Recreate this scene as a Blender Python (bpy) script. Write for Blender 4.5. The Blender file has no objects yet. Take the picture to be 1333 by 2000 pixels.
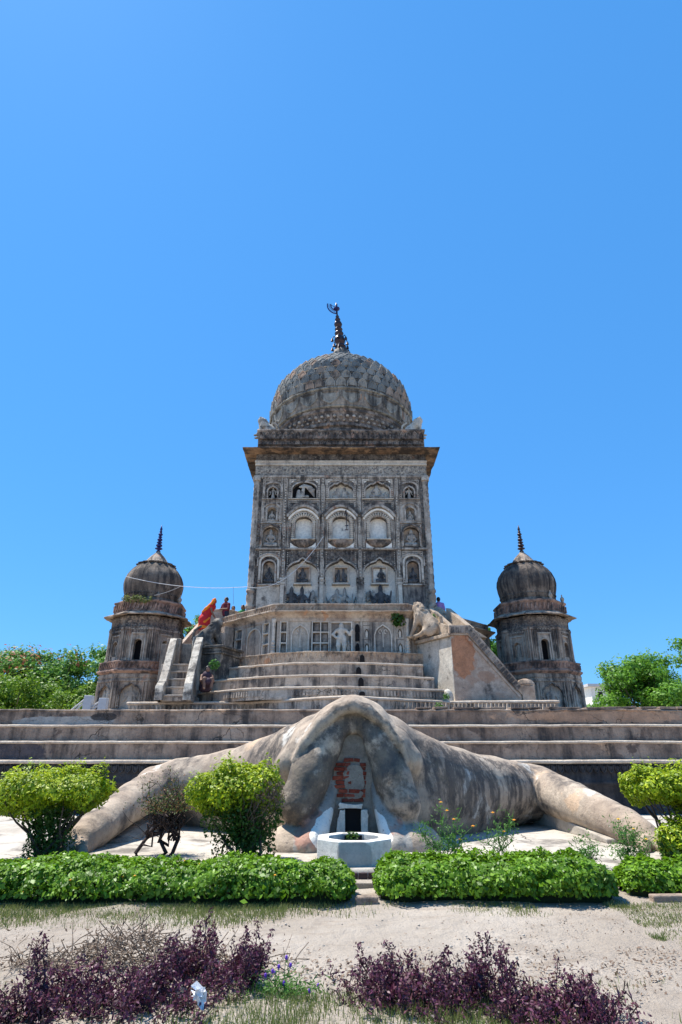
import bpy, math, random
import numpy as np
from mathutils import Matrix, Vector
random.seed(7); rng = np.random.default_rng(7)
SC = bpy.context.scene; COL = SC.collection
# ---------------------------------------------------------------- camera, sky, sun, exposure
EYE = 1.6; PITCH = math.radians(22.8); FOCAL = 1120.0      # focal length in photo pixels (2000 high)
cam_d = bpy.data.cameras.new('camera'); cam = bpy.data.objects.new('camera', cam_d); COL.objects.link(cam)
cam_d.sensor_fit = 'VERTICAL'; cam_d.sensor_height = 36; cam_d.lens = FOCAL/2000*36
cam_d.clip_start = .05; cam_d.clip_end = 3000
cam.location = (0, 0, EYE); cam.rotation_euler = (math.pi/2 + PITCH, 0, 0)
SC.camera = cam
SUN_EL = math.radians(66); SUN_AZ = math.radians(152)      # azimuth measured from +x towards +y: left and a little behind the temple
W = bpy.data.worlds.new('World'); SC.world = W; W.use_nodes = True
wn = W.node_tree; wn.nodes.clear()
sky = wn.nodes.new('ShaderNodeTexSky'); sky.sky_type = 'NISHITA'; sky.sun_disc = False
sky.sun_elevation = SUN_EL; sky.sun_rotation = math.pi/2 - SUN_AZ
sky.air_density = 1.0; sky.dust_density = .15; sky.ozone_density = 3.0
gm = wn.nodes.new('ShaderNodeGamma'); gm.inputs['Gamma'].default_value = .40      # softer step from zenith to horizon
mu = wn.nodes.new('ShaderNodeVectorMath'); mu.operation = 'MULTIPLY'; mu.inputs[1].default_value = (.81, 1.355, 2.05)
hs = wn.nodes.new('ShaderNodeHueSaturation'); hs.inputs['Saturation'].default_value = 1.19; hs.inputs['Hue'].default_value = .502
bg = wn.nodes.new('ShaderNodeBackground'); bg.inputs['Strength'].default_value = .13
wo = wn.nodes.new('ShaderNodeOutputWorld')
wn.links.new(sky.outputs[0], gm.inputs['Color']); wn.links.new(gm.outputs[0], mu.inputs[0]); wn.links.new(mu.outputs[0], hs.inputs['Color']); wn.links.new(hs.outputs[0], bg.inputs[0]); wn.links.new(bg.outputs[0], wo.inputs[0])
sl = bpy.data.lights.new('sun', 'SUN'); sl.energy = 4.2; sl.angle = math.radians(.5); sl.color = (1, .955, .88)
so = bpy.data.objects.new('sun', sl); COL.objects.link(so); so.location = (-30, 20, 50)
sdir = Vector((math.cos(SUN_EL)*math.cos(SUN_AZ), math.cos(SUN_EL)*math.sin(SUN_AZ), math.sin(SUN_EL)))
so.rotation_euler = sdir.to_track_quat('Z', 'Y').to_euler()
VS = SC.view_settings; VS.view_transform = 'Standard'; VS.look = 'None'; VS.gamma = 1; VS.use_curve_mapping = False
VS.exposure = 1.05
SC.render.engine = 'CYCLES'
SC.cycles.max_bounces = 6; SC.cycles.transparent_max_bounces = 4
# ---------------------------------------------------------------- measuring: photo pixel + distance (or height) -> place
_c, _s = math.cos(PITCH), math.sin(PITCH)
def P(px, py, D):
    u = (px-666.5)/FOCAL; v = (1000-py)/FOCAL; t = D/(_c-v*_s)
    return Vector((u*t, D, EYE+t*(_s+v*_c)))
def PZ(px, py, z):
    v = (1000-py)/FOCAL; k = (_s+v*_c)/(_c-v*_s)
    return P(px, py, (z-EYE)/k)
# ---------------------------------------------------------------- noise
def _hash(i, j, k):
    h = (i*374761393 + j*668265263 + k*2147483647) & 0xffffffff
    h = ((h ^ (h >> 13))*1274126177) & 0xffffffff
    return ((h ^ (h >> 16)) & 0xffff)/65535.0
def vnoise(p, sc=1.0):
    p = np.asarray(p, float)*sc; i = np.floor(p).astype(np.int64); f = p-i; f = f*f*(3-2*f); r = 0
    for a in (0, 1):
        for b in (0, 1):
            for c in (0, 1):
                w = (f[..., 0] if a else 1-f[..., 0])*(f[..., 1] if b else 1-f[..., 1])*(f[..., 2] if c else 1-f[..., 2])
                r = r+w*_hash(i[..., 0]+a, i[..., 1]+b, i[..., 2]+c)
    return r*2-1
def fbm(p, sc=1.0, o=3):
    return sum(vnoise(np.asarray(p)+17.3*k, sc*2**k)/2**k for k in range(o))
# ---------------------------------------------------------------- scene tree
def _link(o, parent=None, M=None):
    COL.objects.link(o)
    if parent is not None:
        o.parent = parent; o.matrix_parent_inverse = WORLD.get(parent.name, Matrix()).inverted()
    if M is not None: o.matrix_basis = M
    WORLD[o.name] = M.copy() if M is not None else Matrix()
    return o
WORLD = {}
def tag(o, label=None, cat=None, group=None, kind=None):
    if label: o['label'] = label
    if cat: o['category'] = cat
    if group: o['group'] = group
    if kind: o['kind'] = kind
    return o
def thing(name, label, cat, loc=(0, 0, 0), group=None):
    o = bpy.data.objects.new(name, None); o.empty_display_size = .3
    _link(o, None, Matrix.Translation(Vector(loc))); return tag(o, label, cat, group)
def inst(name, me, parent, M, mat=None):
    return _link(bpy.data.objects.new(name, me), parent, M)
def np_mesh(name, V, F, mat=None, smooth=False):
    V = np.asarray(V, np.float32).reshape(-1, 3); F = np.asarray(F, np.int32); k = F.shape[1]
    me = bpy.data.meshes.new(name); me.vertices.add(len(V)); me.vertices.foreach_set('co', V.ravel())
    me.loops.add(F.size); me.loops.foreach_set('vertex_index', F.ravel())
    me.polygons.add(len(F)); me.polygons.foreach_set('loop_start', np.arange(len(F), dtype=np.int32)*k)
    if smooth: me.polygons.foreach_set('use_smooth', np.ones(len(F), bool))
    me.update(calc_edges=True)
    if mat: me.materials.append(mat)
    return me
def np_obj(name, V, F, mat, parent=None, smooth=False, M=None):
    return _link(bpy.data.objects.new(name, np_mesh(name, V, F, mat, smooth)), parent, M)
class MB:
    def __init__(s, T=None): s.v = []; s.f = []; s.T = T or Matrix()
    def _p(s, pts): s.v.extend([tuple(s.T @ Vector(p)) for p in pts]); return len(s.v)-len(pts)
    def face(s, pts): b = s._p(pts); s.f.append(tuple(range(b, b+len(pts)))); return s
    def box(s, x0, x1, y0, y1, z0, z1, taper=0):
        b = s._p([(x0, y0, z0), (x1, y0, z0), (x1, y1, z0), (x0, y1, z0), (x0+taper, y0+taper, z1), (x1-taper, y0+taper, z1), (x1-taper, y1-taper, z1), (x0+taper, y1-taper, z1)])
        for q in ((0, 3, 2, 1), (4, 5, 6, 7), (0, 1, 5, 4), (1, 2, 6, 5), (2, 3, 7, 6), (3, 0, 4, 7)): s.f.append(tuple(b+i for i in q))
        return s
    def hexa(s, pts):            # 8 points, bottom ring then top ring
        b = s._p(pts)
        for q in ((0, 3, 2, 1), (4, 5, 6, 7), (0, 1, 5, 4), (1, 2, 6, 5), (2, 3, 7, 6), (3, 0, 4, 7)): s.f.append(tuple(b+i for i in q))
        return s
    def prism(s, poly, y0, y1):  # outline in x,z swept along y
        n = len(poly); b = s._p([(x, y0, z) for x, z in poly]+[(x, y1, z) for x, z in poly])
        s.f.append(tuple(range(b, b+n))); s.f.append(tuple(range(b+2*n-1, b+n-1, -1)))
        for i in range(n): j = (i+1) % n; s.f.append((b+j, b+i, b+n+i, b+n+j))
        return s
    def lathe(s, prof, n=24, c=(0, 0), ph=0.0, lean=(0, 0), rib=0, ribn=0):
        b0 = len(s.v)
        for r, z in prof:
            pts = []
            for k in range(n):
                a = ph+2*math.pi*k/n; rr = r*(1+rib*abs(math.cos(a*ribn/2))) if ribn else r
                pts.append((c[0]+lean[0]*(z-prof[0][1])+rr*math.cos(a), c[1]+lean[1]*(z-prof[0][1])+rr*math.sin(a), z))
            s._p(pts)
        for i in range(len(prof)-1):
            for k in range(n):
                a = b0+i*n+k; d = b0+i*n+(k+1) % n; s.f.append((a, d, d+n, a+n))
        s.f.append(tuple(b0+n-1-k for k in range(n))); e = b0+(len(prof)-1)*n; s.f.append(tuple(e+k for k in range(n)))
        return s
    def tube(s, pts, rad, n=6):
        pts = [Vector(p) for p in pts]; rad = rad if hasattr(rad, '__len__') else [rad]*len(pts); b0 = len(s.v)
        for i, p in enumerate(pts):
            d = (pts[min(i+1, len(pts)-1)]-pts[max(i-1, 0)]).normalized()
            a = d.orthogonal().normalized() if abs(d.z) > .95 else d.cross(Vector((0, 0, 1))).normalized(); e = d.cross(a)
            s._p([p+(a*math.cos(2*math.pi*k/n)+e*math.sin(2*math.pi*k/n))*rad[i] for k in range(n)])
        for i in range(len(pts)-1):
            for k in range(n):
                a = b0+i*n+k; d = b0+i*n+(k+1) % n; s.f.append((a, a+n, d+n, d))
        s.f.append(tuple(b0+k for k in range(n))); e = b0+(len(pts)-1)*n; s.f.append(tuple(e+n-1-k for k in range(n)))
        return s
    def arch_panel(s, x0, x1, z0, z1, pts, depth):
        # plate with an arched opening; pts run from the left foot over the arch to the right foot
        ax0, za = pts[0]; ax1 = pts[-1][0]
        def q(a, b, c, d, y=0): s.face([(a[0], y, a[1]), (b[0], y, b[1]), (c[0], y, c[1]), (d[0], y, d[1])])
        q((x0, z0), (ax0, z0), (ax0, z1), (x0, z1)); q((ax1, z0), (x1, z0), (x1, z1), (ax1, z1))
        if za > z0+1e-4: q((ax0, z0), (ax1, z0), (ax1, za), (ax0, za)); s.face([(ax0, 0, za), (ax1, 0, za), (ax1, depth, za), (ax0, depth, za)])
        for a, b in zip(pts[:-1], pts[1:]):
            if b[0]-a[0] > 1e-5: q(a, b, (b[0], z1), (a[0], z1))
            s.face([(b[0], 0, b[1]), (a[0], 0, a[1]), (a[0], depth, a[1]), (b[0], depth, b[1])])
        for a, b in (((x0, z0), (x0, z1)), ((x0, z1), (x1, z1)), ((x1, z1), (x1, z0)), ((x1, z0), (x0, z0))):
            s.face([(a[0], 0, a[1]), (b[0], 0, b[1]), (b[0], depth, b[1]), (a[0], depth, a[1])])
        return s
    def arch_ring(s, pts, th, y0, y1):
        # moulding that follows an arch: th outward in the plane, from y0 (front) to y1
        n = len(pts); out = []
        for i in range(n):
            a = Vector((*pts[max(i-1, 0)], 0)); b = Vector((*pts[min(i+1, n-1)], 0)); d = (b-a).normalized(); out.append((pts[i][0]-d.y*th, pts[i][1]+d.x*th))
        for i in range(n-1):
            (ax, az), (bx, bz) = pts[i], pts[i+1]; (cx, cz), (dx, dz) = out[i+1], out[i]
            b0 = s._p([(ax, y0, az), (bx, y0, bz), (cx, y0, cz), (dx, y0, dz), (ax, y1, az), (bx, y1, bz), (cx, y1, cz), (dx, y1, dz)])
            for t in ((0, 1, 2, 3), (0, 4, 5, 1), (3, 2, 6, 7)): s.f.append(tuple(b0+k for k in t))
        return s
    def sphere(s, c, r, n=8, m=5):
        r = r if hasattr(r, '__len__') else (r, r, r); b0 = len(s.v)
        for i in range(m+1):
            th = math.pi*i/m
            s._p([(c[0]+r[0]*math.sin(th)*math.cos(2*math.pi*k/n), c[1]+r[1]*math.sin(th)*math.sin(2*math.pi*k/n), c[2]-r[2]*math.cos(th)) for k in range(n)])
        for i in range(m):
            for k in range(n): a = b0+i*n+k; d = b0+i*n+(k+1) % n; s.f.append((a, d, d+n, a+n))
        return s
    def mesh(s, name, mat=None, smooth=False, fix=True):
        me = bpy.data.meshes.new(name); me.from_pydata(s.v, [], s.f); me.update()
        if mat: me.materials.append(mat)
        if smooth: me.polygons.foreach_set('use_smooth', [True]*len(me.polygons))
        return me
    def build(s, name, mat, parent=None, smooth=False, bevel=0, M=None):
        o = _link(bpy.data.objects.new(name, s.mesh(name, mat, smooth)), parent, M)
        if bevel:
            b = o.modifiers.new('bevel', 'BEVEL'); b.width = bevel; b.segments = 2; b.limit_method = 'ANGLE'
        return o
def arch(xc, half, z0, zs, rise, kind='round', n=14, cusps=7):
    out = [(xc-half, z0)]
    for i in range(n+1):
        u = -math.cos(math.pi*i/n) if kind == 'round' else -1+2*i/n
        if kind == 'round': z = math.sqrt(max(0, 1-u*u))
        elif kind == 'seg': z = 1-u*u
        elif kind == 'ogee': z = max(0, 1-abs(u)**2.3)**.62*.84+.16*max(0, 1-abs(u)*3.0)**1.4
        else: z = max(0, 1-abs(u)**2.2)**.6*.88+.17*max(0, 1-abs(u)*4)-.13*abs(math.sin((abs(u)-.16)*cusps*math.pi/2))*(abs(u) > .16)*min(1, (1-abs(u))*6)
        out.append((xc+half*u, zs+rise*z))
    return out+[(xc+half, z0)]
def sweep(name, path, prof, mat, parent, closed=False, step=.2, rough=.01, smooth=False, nsc=3.0):
    # profile of (outward offset, z) carried along a plan polyline; rough = uneven, worn edges.  Outward is to the right of the direction of travel.
    path = [Vector((p[0], p[1])) for p in path]; n = len(path); offs = []
    for i in range(n):
        a = path[i-1] if (i > 0 or closed) else None; b = path[(i+1) % n] if (i < n-1 or closed) else None
        d1 = (path[i]-a).normalized() if a is not None else None; d2 = (b-path[i]).normalized() if b is not None else None
        d1 = d1 or d2; d2 = d2 or d1; n1 = Vector((d1.y, -d1.x)); n2 = Vector((d2.y, -d2.x)); m = (n1+n2).normalized(); offs.append(m/max(.4, m.dot(n1)))
    pts, nr = [], []
    for i in range(n if closed else n-1):
        j = (i+1) % n; k = max(1, int((path[j]-path[i]).length/step))
        for t in range(k): pts.append(path[i].lerp(path[j], t/k)); nr.append(offs[i].lerp(offs[j], t/k))
    if not closed: pts.append(path[-1]); nr.append(offs[-1])
    A = np.array([[p.x, p.y] for p in pts]); N = np.array([[q.x, q.y] for q in nr]); pr = np.array(prof, float); m = len(pr)
    V = np.zeros((len(A), m, 3)); V[:, :, :2] = A[:, None, :]+N[:, None, :]*pr[None, :, :1]; V[:, :, 2] = pr[None, :, 1]
    if rough:
        q = fbm(V, nsc, 3); chip = np.clip(fbm(V+9.1, nsc*.55, 2)-.35, 0, 1)
        V[:, :, :2] += N[:, None, :]*(q*rough-chip*rough*6)[:, :, None]; V[:, :, 2] += fbm(V+31.7, nsc, 2)*rough*.7+vnoise(V*np.array([.45, .45, .02])+5.5)*rough*1.3
    L = len(A); i = np.arange(L if closed else L-1); j = (i+1) % L; k = np.arange(m-1)
    F = np.stack([(i[:, None]*m+k), (i[:, None]*m+k+1), (j[:, None]*m+k+1), (j[:, None]*m+k)], -1).reshape(-1, 4)
    return np_obj(name, V.reshape(-1, 3), F, mat, parent, smooth)
# ---------------------------------------------------------------- solid modelling by distance fields
def smin(a, b, k):
    if k <= 0: return np.minimum(a, b)
    h = np.clip(.5+.5*(b-a)/k, 0, 1); return b+(a-b)*h-k*h*(1-h)
def smax(a, b, k): return -smin(-a, -b, k)
def cap(G, a, b, ra, rb=None):
    rb = ra if rb is None else rb; a = np.asarray(a, np.float32); d = np.asarray(b, np.float32)-a
    q = [G[i]-a[i] for i in range(3)]; h = np.clip((q[0]*d[0]+q[1]*d[1]+q[2]*d[2])/max(float(d@d), 1e-9), 0, 1)
    return np.sqrt((q[0]-d[0]*h)**2+(q[1]-d[1]*h)**2+(q[2]-d[2]*h)**2)-(ra+(rb-ra)*h)
def chain(G, pts, rs, k=0.05):
    f = None
    for i in range(len(pts)-1):
        g = cap(G, pts[i], pts[i+1], rs[i], rs[i+1]); f = g if f is None else smin(f, g, k)
    return f
def ell(G, c, r):
    q = [(G[i]-c[i])/r[i] for i in range(3)]; k = np.sqrt(q[0]**2+q[1]**2+q[2]**2); return (k-1)*min(r)
def sdf_mesh(fn, lo, hi, h):
    n = [int((hi[i]-lo[i])/h)+2 for i in range(3)]
    G = [np.asarray(lo[i]+h*np.arange(n[i]), np.float32).reshape([-1 if j == i else 1 for j in range(3)]) for i in range(3)]
    f = np.ascontiguousarray(np.broadcast_to(fn(G), n)).astype(np.float32); neg = f < 0
    cnt = sum(neg[a:n[0]-1+a, b:n[1]-1+b, c:n[2]-1+c].astype(np.int8) for a in (0, 1) for b in (0, 1) for c in (0, 1))
    act = np.argwhere((cnt > 0) & (cnt < 8)); idx = -np.ones([k-1 for k in n], np.int32); idx[tuple(act.T)] = np.arange(len(act))
    pos = np.zeros((len(act), 3)); num = np.zeros(len(act)); cs = [(a, b, c) for a in (0, 1) for b in (0, 1) for c in (0, 1)]
    val = {c: f[act[:, 0]+c[0], act[:, 1]+c[1], act[:, 2]+c[2]] for c in cs}
    for c in cs:
        for ax in range(3):
            if c[ax] == 0:
                e = list(c); e[ax] = 1; e = tuple(e); va, vb = val[c], val[e]; m = (va < 0) != (vb < 0); t = np.where(m, va/np.where(m, va-vb, 1), 0)
                q = np.tile(np.array(c, float), (len(act), 1)); q[:, ax] += t; pos[m] += q[m]; num[m] += 1
    V = np.asarray(lo)+h*(act+pos/num[:, None]); Q = []
    for ax in range(3):
        o1, o2 = (ax+1) % 3, (ax+2) % 3; sl0 = [slice(None)]*3; sl1 = [slice(None)]*3
        sl0[ax] = slice(0, n[ax]-1); sl1[ax] = slice(1, n[ax])
        for o in (o1, o2): sl0[o] = sl1[o] = slice(1, n[o]-1)
        s0 = neg[tuple(sl0)]; s1 = neg[tuple(sl1)]; e = np.argwhere(s0 != s1)
        if not len(e): continue
        w = s0[tuple(e.T)]; e = e.copy(); e[:, o1] += 1; e[:, o2] += 1; cc = []
        for da, db in ((-1, -1), (0, -1), (0, 0), (-1, 0)):
            g = e.copy(); g[:, o1] += da; g[:, o2] += db; cc.append(idx[tuple(g.T)])
        q = np.stack(cc, 1); q[~w] = q[~w][:, ::-1]; Q.append(q)
    return V, np.concatenate(Q)
def sdf_obj(name, fn, lo, hi, h, mat, parent=None, M=None):
    V, F = sdf_mesh(fn, lo, hi, h); return np_obj(name, V, F, mat, parent, True, M)
# ---------------------------------------------------------------- leaves
def leaf_quads(C, size, up=.5, asp=.5, nrm=None, droop=0.0):
    n = len(C); d = rng.normal(size=(n, 3))
    if nrm is not None: d = d*.6+nrm*1.1
    d[:, 2] += up; d /= np.linalg.norm(d, axis=1, keepdims=True)+1e-9          # face normal
    a = rng.normal(size=(n, 3)); a[:, 2] -= droop; a -= d*(a*d).sum(1, keepdims=True); a /= np.linalg.norm(a, axis=1, keepdims=True)+1e-9; b = np.cross(d, a)
    s = (size*(.6+.8*rng.random(n)))[:, None]
    V = np.stack([C-a*s*.5, C+b*s*asp*.5+d*s*.06, C+a*s*.5-d*s*.08, C-b*s*asp*.5+d*s*.06], 1)
    return V.reshape(-1, 3), np.arange(4*n, dtype=np.int32).reshape(-1, 4)
def shell_points(n, ells, noise=.15, depth=.25, zmin=None):
    # points spread through the outer shell of a set of ellipsoids
    ells = [(np.array(c, float), np.array(r, float)) for c, r in ells]; w = np.array([(r[0]*r[1]+r[0]*r[2]+r[1]*r[2]) for c, r in ells]); w /= w.sum()
    k = rng.choice(len(ells), n, p=w); c = np.array([e[0] for e in ells])[k]; r = np.array([e[1] for e in ells])[k]
    d = rng.normal(size=(n, 3)); d /= np.linalg.norm(d, axis=1, keepdims=True); q = 1-depth*rng.random(n)**1.6
    p = c+d*r*q[:, None]; p += d*(fbm(p, 2.2/max(.2, float(np.mean([e[1].mean() for e in ells]))), 2)*noise*r.mean(1))[:, None]
    nr = d/r; nr /= np.linalg.norm(nr, axis=1, keepdims=True)
    if zmin is not None: m = p[:, 2] > zmin; p, nr = p[m], nr[m]
    return p, nr
# ---------------------------------------------------------------- materials
class NT:
    def __init__(s, name):
        s.m = bpy.data.materials.new(name); s.m.use_nodes = True; s.t = s.m.node_tree; s.t.nodes.clear()
        s.out = s.n('ShaderNodeOutputMaterial'); s.geo = s.n('ShaderNodeNewGeometry'); s.pos = s.geo.outputs['Position']
    def n(s, t): return s.t.nodes.new(t)
    def l(s, a, b): s.t.links.new(a, b)
    def put(s, sock, v):
        if hasattr(v, 'is_linked') or hasattr(v, 'links'): s.l(v, sock)
        elif isinstance(v, (tuple, list)) and len(v) == 3 and sock.type == 'RGBA': sock.default_value = (*v, 1)
        else: sock.default_value = v
    def scaled(s, v, sc):
        n = s.n('ShaderNodeVectorMath'); n.operation = 'MULTIPLY'; s.put(n.inputs[0], v); n.inputs[1].default_value = sc if hasattr(sc, '__len__') else (sc,)*3; return n.outputs[0]
    def noise(s, sc, det=6, rough=.6, vec=None, dist=0, off=0):
        v = vec if vec is not None else s.pos
        if off: a = s.n('ShaderNodeVectorMath'); a.operation = 'ADD'; s.put(a.inputs[0], v); a.inputs[1].default_value = (off, off*1.7, off*.6); v = a.outputs[0]
        n = s.n('ShaderNodeTexNoise'); s.l(v, n.inputs['Vector']); n.inputs['Scale'].default_value = sc; n.inputs['Detail'].default_value = det
        n.inputs['Roughness'].default_value = rough; n.inputs['Distortion'].default_value = dist; return n.outputs[0]
    def ramp(s, v, a, b, lo=0., hi=1.):
        n = s.n('ShaderNodeMapRange'); n.interpolation_type = 'SMOOTHSTEP'; s.put(n.inputs[0], v); n.inputs[1].default_value = a; n.inputs[2].default_value = b; n.inputs[3].default_value = lo; n.inputs[4].default_value = hi; return n.outputs[0]
    def math(s, op, a, b=0.0):
        n = s.n('ShaderNodeMath'); n.operation = op; s.put(n.inputs[0], a); s.put(n.inputs[1], b); return n.outputs[0]
    def mix(s, f, a, b, mode='MIX'):
        n = s.n('ShaderNodeMix'); n.data_type = 'RGBA'; n.blend_type = mode; s.put(n.inputs[0], f); s.put(n.inputs[6], a); s.put(n.inputs[7], b); return n.outputs[2]
    def vor(s, sc, feat='F1', vec=None):
        n = s.n('ShaderNodeTexVoronoi'); n.feature = feat; s.l(vec if vec is not None else s.pos, n.inputs['Vector']); n.inputs['Scale'].default_value = sc; return n.outputs['Distance']
    def bump(s, h, st, dist=.05, nrm=None):
        n = s.n('ShaderNodeBump'); n.inputs['Strength'].default_value = st; n.inputs['Distance'].default_value = dist; s.l(h, n.inputs['Height'])
        if nrm is not None: s.l(nrm, n.inputs['Normal'])
        return n.outputs[0]
    def fin(s, col, rough=.9, nrm=None, spec=.25, metal=0, trans=0):
        p = s.n('ShaderNodeBsdfPrincipled'); s.put(p.inputs['Base Color'], col); s.put(p.inputs['Roughness'], rough); p.inputs['Specular IOR Level'].default_value = spec; p.inputs['Metallic'].default_value = metal
        if nrm is not None: s.l(nrm, p.inputs['Normal'])
        o = p.outputs[0]
        if trans:
            t = s.n('ShaderNodeBsdfTranslucent'); s.put(t.inputs[0], col); x = s.n('ShaderNodeMixShader'); x.inputs[0].default_value = trans; s.l(o, x.inputs[1]); s.l(t.outputs[0], x.inputs[2]); o = x.outputs[0]
        s.l(o, s.out.inputs[0]); return s.m
def stone(name, light, mid, dark, dk=.52, streak=.5, sc=1.0, bump=.5, carve=0, speck=.5, patches=(), vary=None, cracks=0, dkf=.92, streak_v=(2.4, 2.4, .25), mould=False, blots=()):
    t = NT(name)
    col = t.mix(t.ramp(t.noise(.7*sc, 8, .65), .36, .64), light, mid)
    col = t.mix(.55, col, t.mix(t.ramp(t.noise(5*sc, 7, .7, off=3.1), .3, .7), (.62, .6, .58), (1.18, 1.16, 1.12)), 'MULTIPLY')
    if vary: 
        oi = t.n('ShaderNodeObjectInfo')
        for c, a, b in vary: col = t.mix(t.ramp(oi.outputs['Random'], a, a+.03, 0, b), col, c)
    for c, psc, th, off in patches:
        col = t.mix(t.ramp(t.noise(psc, 8, .6, off=off, dist=.4), th, th+.045), col, c)
    if dk < 1:
        ns = t.noise(1.0*sc, 7, .68, vec=t.scaled(t.pos, streak_v), off=7.7); nb = t.noise(1.25*sc, 9, .68, off=1.3)
        m = t.math('ADD', t.math('MULTIPLY', ns, streak), t.math('MULTIPLY', nb, 1-streak))
        col = t.mix(t.ramp(m, dk-.07, dk+.09, 0, dkf), col, dark)
    for c_, r_, bc, amp, bf in blots:
        v_ = t.n('ShaderNodeVectorMath'); v_.operation = 'SUBTRACT'; t.l(t.pos, v_.inputs[0]); v_.inputs[1].default_value = c_
        v2 = t.n('ShaderNodeVectorMath'); v2.operation = 'LENGTH'; t.l(t.scaled(v_.outputs[0], [1/q for q in r_]), v2.inputs[0])
        dd = t.math('ADD', v2.outputs['Value'], t.math('MULTIPLY', t.math('SUBTRACT', t.noise(2.2, 8, .68, off=66), .5), amp)); col = t.mix(t.ramp(dd, .82, .95, bf, 0), col, t.mix(t.ramp(t.noise(5, 7, .7, off=67), .3, .7), tuple(x*1.15 for x in bc), tuple(x*.75 for x in bc)))
    if mould:
        def zone(nm, c, f=.9, nsc=2.4, amp=1.0, off=70, e=(.30, .46)):
            nonlocal col
            at_ = t.n('ShaderNodeAttribute'); at_.attribute_name = nm
            mm = t.math('ADD', at_.outputs['Fac'], t.math('MULTIPLY', t.math('SUBTRACT', t.noise(nsc, 8, .7, off=off), .5), amp)); col = t.mix(t.ramp(mm, e[0], e[1], 0, f), col, c)
        zone('grey_render', t.mix(t.ramp(t.noise(3, 7, .7, off=81), .35, .65), (.40, .39, .375), (.27, .26, .25)), .95, 2.4, .5); zone('red_wash', (.40, .20, .15), .75, 3.0, .9, 83)
        ns2 = t.noise(1.0, 8, .7, vec=t.scaled(t.pos, (5, 5, .8)), off=84); zone('streaks', t.mix(t.ramp(ns2, .44, .56), col, dark), .75, 1.2, .5, 85)
        zone('mould', t.mix(t.ramp(t.noise(4, 7, .7, off=73), .4, .62), dark, (.15, .125, .10)), .84, 2.6, 1.9, 70, (.36, .66)); zone('limewash', (.84, .83, .81), 1.0, 7, .55, 88, (.40, .46))
    if speck:
        col = t.mix(t.ramp(t.noise(17*sc, 5, .7, off=5.2), .55, .72, 0, speck), col, dark)
        col = t.mix(t.ramp(t.noise(23*sc, 4, .7, off=15.2), .6, .75, 0, speck*.7), col, light)
    col = t.mix(1.0, col, (1.01, .98, .905), 'MULTIPLY')
    h = t.noise(14*sc, 8, .72); nrm = t.bump(h, bump, .04)
    if cracks:
        w = t.n('ShaderNodeVectorMath'); w.operation = 'ADD'; nz = t.n('ShaderNodeTexNoise'); t.l(t.pos, nz.inputs['Vector']); nz.inputs['Scale'].default_value = 1.6; nz.inputs['Detail'].default_value = 5
        t.l(t.pos, w.inputs[0]); t.l(t.scaled(nz.outputs['Color'], (1.1, 1.1, 1.1)), w.inputs[1])
        e = t.vor(cracks, 'DISTANCE_TO_EDGE', w.outputs[0]); gate = t.ramp(t.noise(.5, 3, .5, off=40), .46, .6)
        cr = t.math('MULTIPLY', t.ramp(e, .002, .011, .8, 0), gate); col = t.mix(cr, col, (.03, .025, .02)); nrm = t.bump(t.math('SUBTRACT', 1.0, cr), .6, .03, nrm)
    if carve:
        e = t.vor(carve, 'F1', t.scaled(t.pos, (1, 1, 1))); e2 = t.vor(carve*2.3, 'DISTANCE_TO_EDGE')
        hh = t.math('ADD', t.ramp(e, .15, .6), t.ramp(e2, 0, .18)); nrm = t.bump(hh, .9, .05, nrm)
        col = t.mix(t.ramp(t.noise(carve*1.6, 6, .75, off=21), .44, .62, 0, .75), col, dark)
        col = t.mix(t.ramp(t.noise(carve*1.9, 5, .75, off=61), .58, .68, 0, .75), col, light)
    return t.fin(col, .92, nrm)
def plain(name, c, rough=.8, bump=0, bsc=20, metal=0, var=.25, spec=.3):
    t = NT(name); col = t.mix(1.0, c, t.mix(t.noise(6, 5), (1-var,)*3, (1+var,)*3), 'MULTIPLY')
    return t.fin(col, rough, t.bump(t.noise(bsc, 5), bump, .02) if bump else None, spec, metal)
def leafmat(name, cols, trans=.35, rough=.5, tip=None):
    t = NT(name); r = t.geo.outputs['Random Per Island']
    n = t.n('ShaderNodeValToRGB'); t.l(r, n.inputs[0]); e = n.color_ramp.elements
    while len(e) < len(cols): e.new(.5)
    for i, c in enumerate(cols): e[i].position = i/(len(cols)-1); e[i].color = (*c, 1)
    col = t.mix(t.ramp(t.noise(2.5, 4), .3, .7, .0, .6), n.outputs[0], cols[0])
    return t.fin(col, rough, None, .35, 0, trans)
M = {}
TAN, BRN, BLK = (.43, .35, .285), (.25, .18, .14), (.045, .042, .045)
M['tower'] = stone('carved_tower_stone', (.46, .42, .38), (.225, .195, .175), (.035, .033, .036), .515, .5, 1.3, .8, 5, .85, [((.36, .23, .175), .8, .61, 3)])
M['scroll'] = stone('pale_scroll_stone', (.64, .60, .55), (.46, .42, .375), (.07, .066, .068), .57, .5, 1.4, .6, 5.5, .8)
M['petal'] = stone('roof_petal_stone', (.38, .32, .28), (.24, .19, .165), (.04, .037, .039), .50, .3, 2.2, .7, 0, .9, [((.48, .31, .24), 1.8, .6, 6)])
M['rail'] = stone('balustrade_plaster', (.58, .54, .49), (.42, .37, .325), (.075, .07, .068), .525, .35, 2.1, .7, 0, .95)
M['tower_plain'] = stone('pale_tower_plaster', (.66, .62, .56), (.50, .45, .40), (.08, .075, .078), .575, .5, 1.4, .5, 0, .7)
M['frame'] = stone('moulded_tower_stone', (.60, .55, .50), (.33, .285, .25), (.05, .046, .048), .53, .5, 2.2, .7, 0, .95, [((.44, .28, .21), 1.4, .62, 5)])
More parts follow.
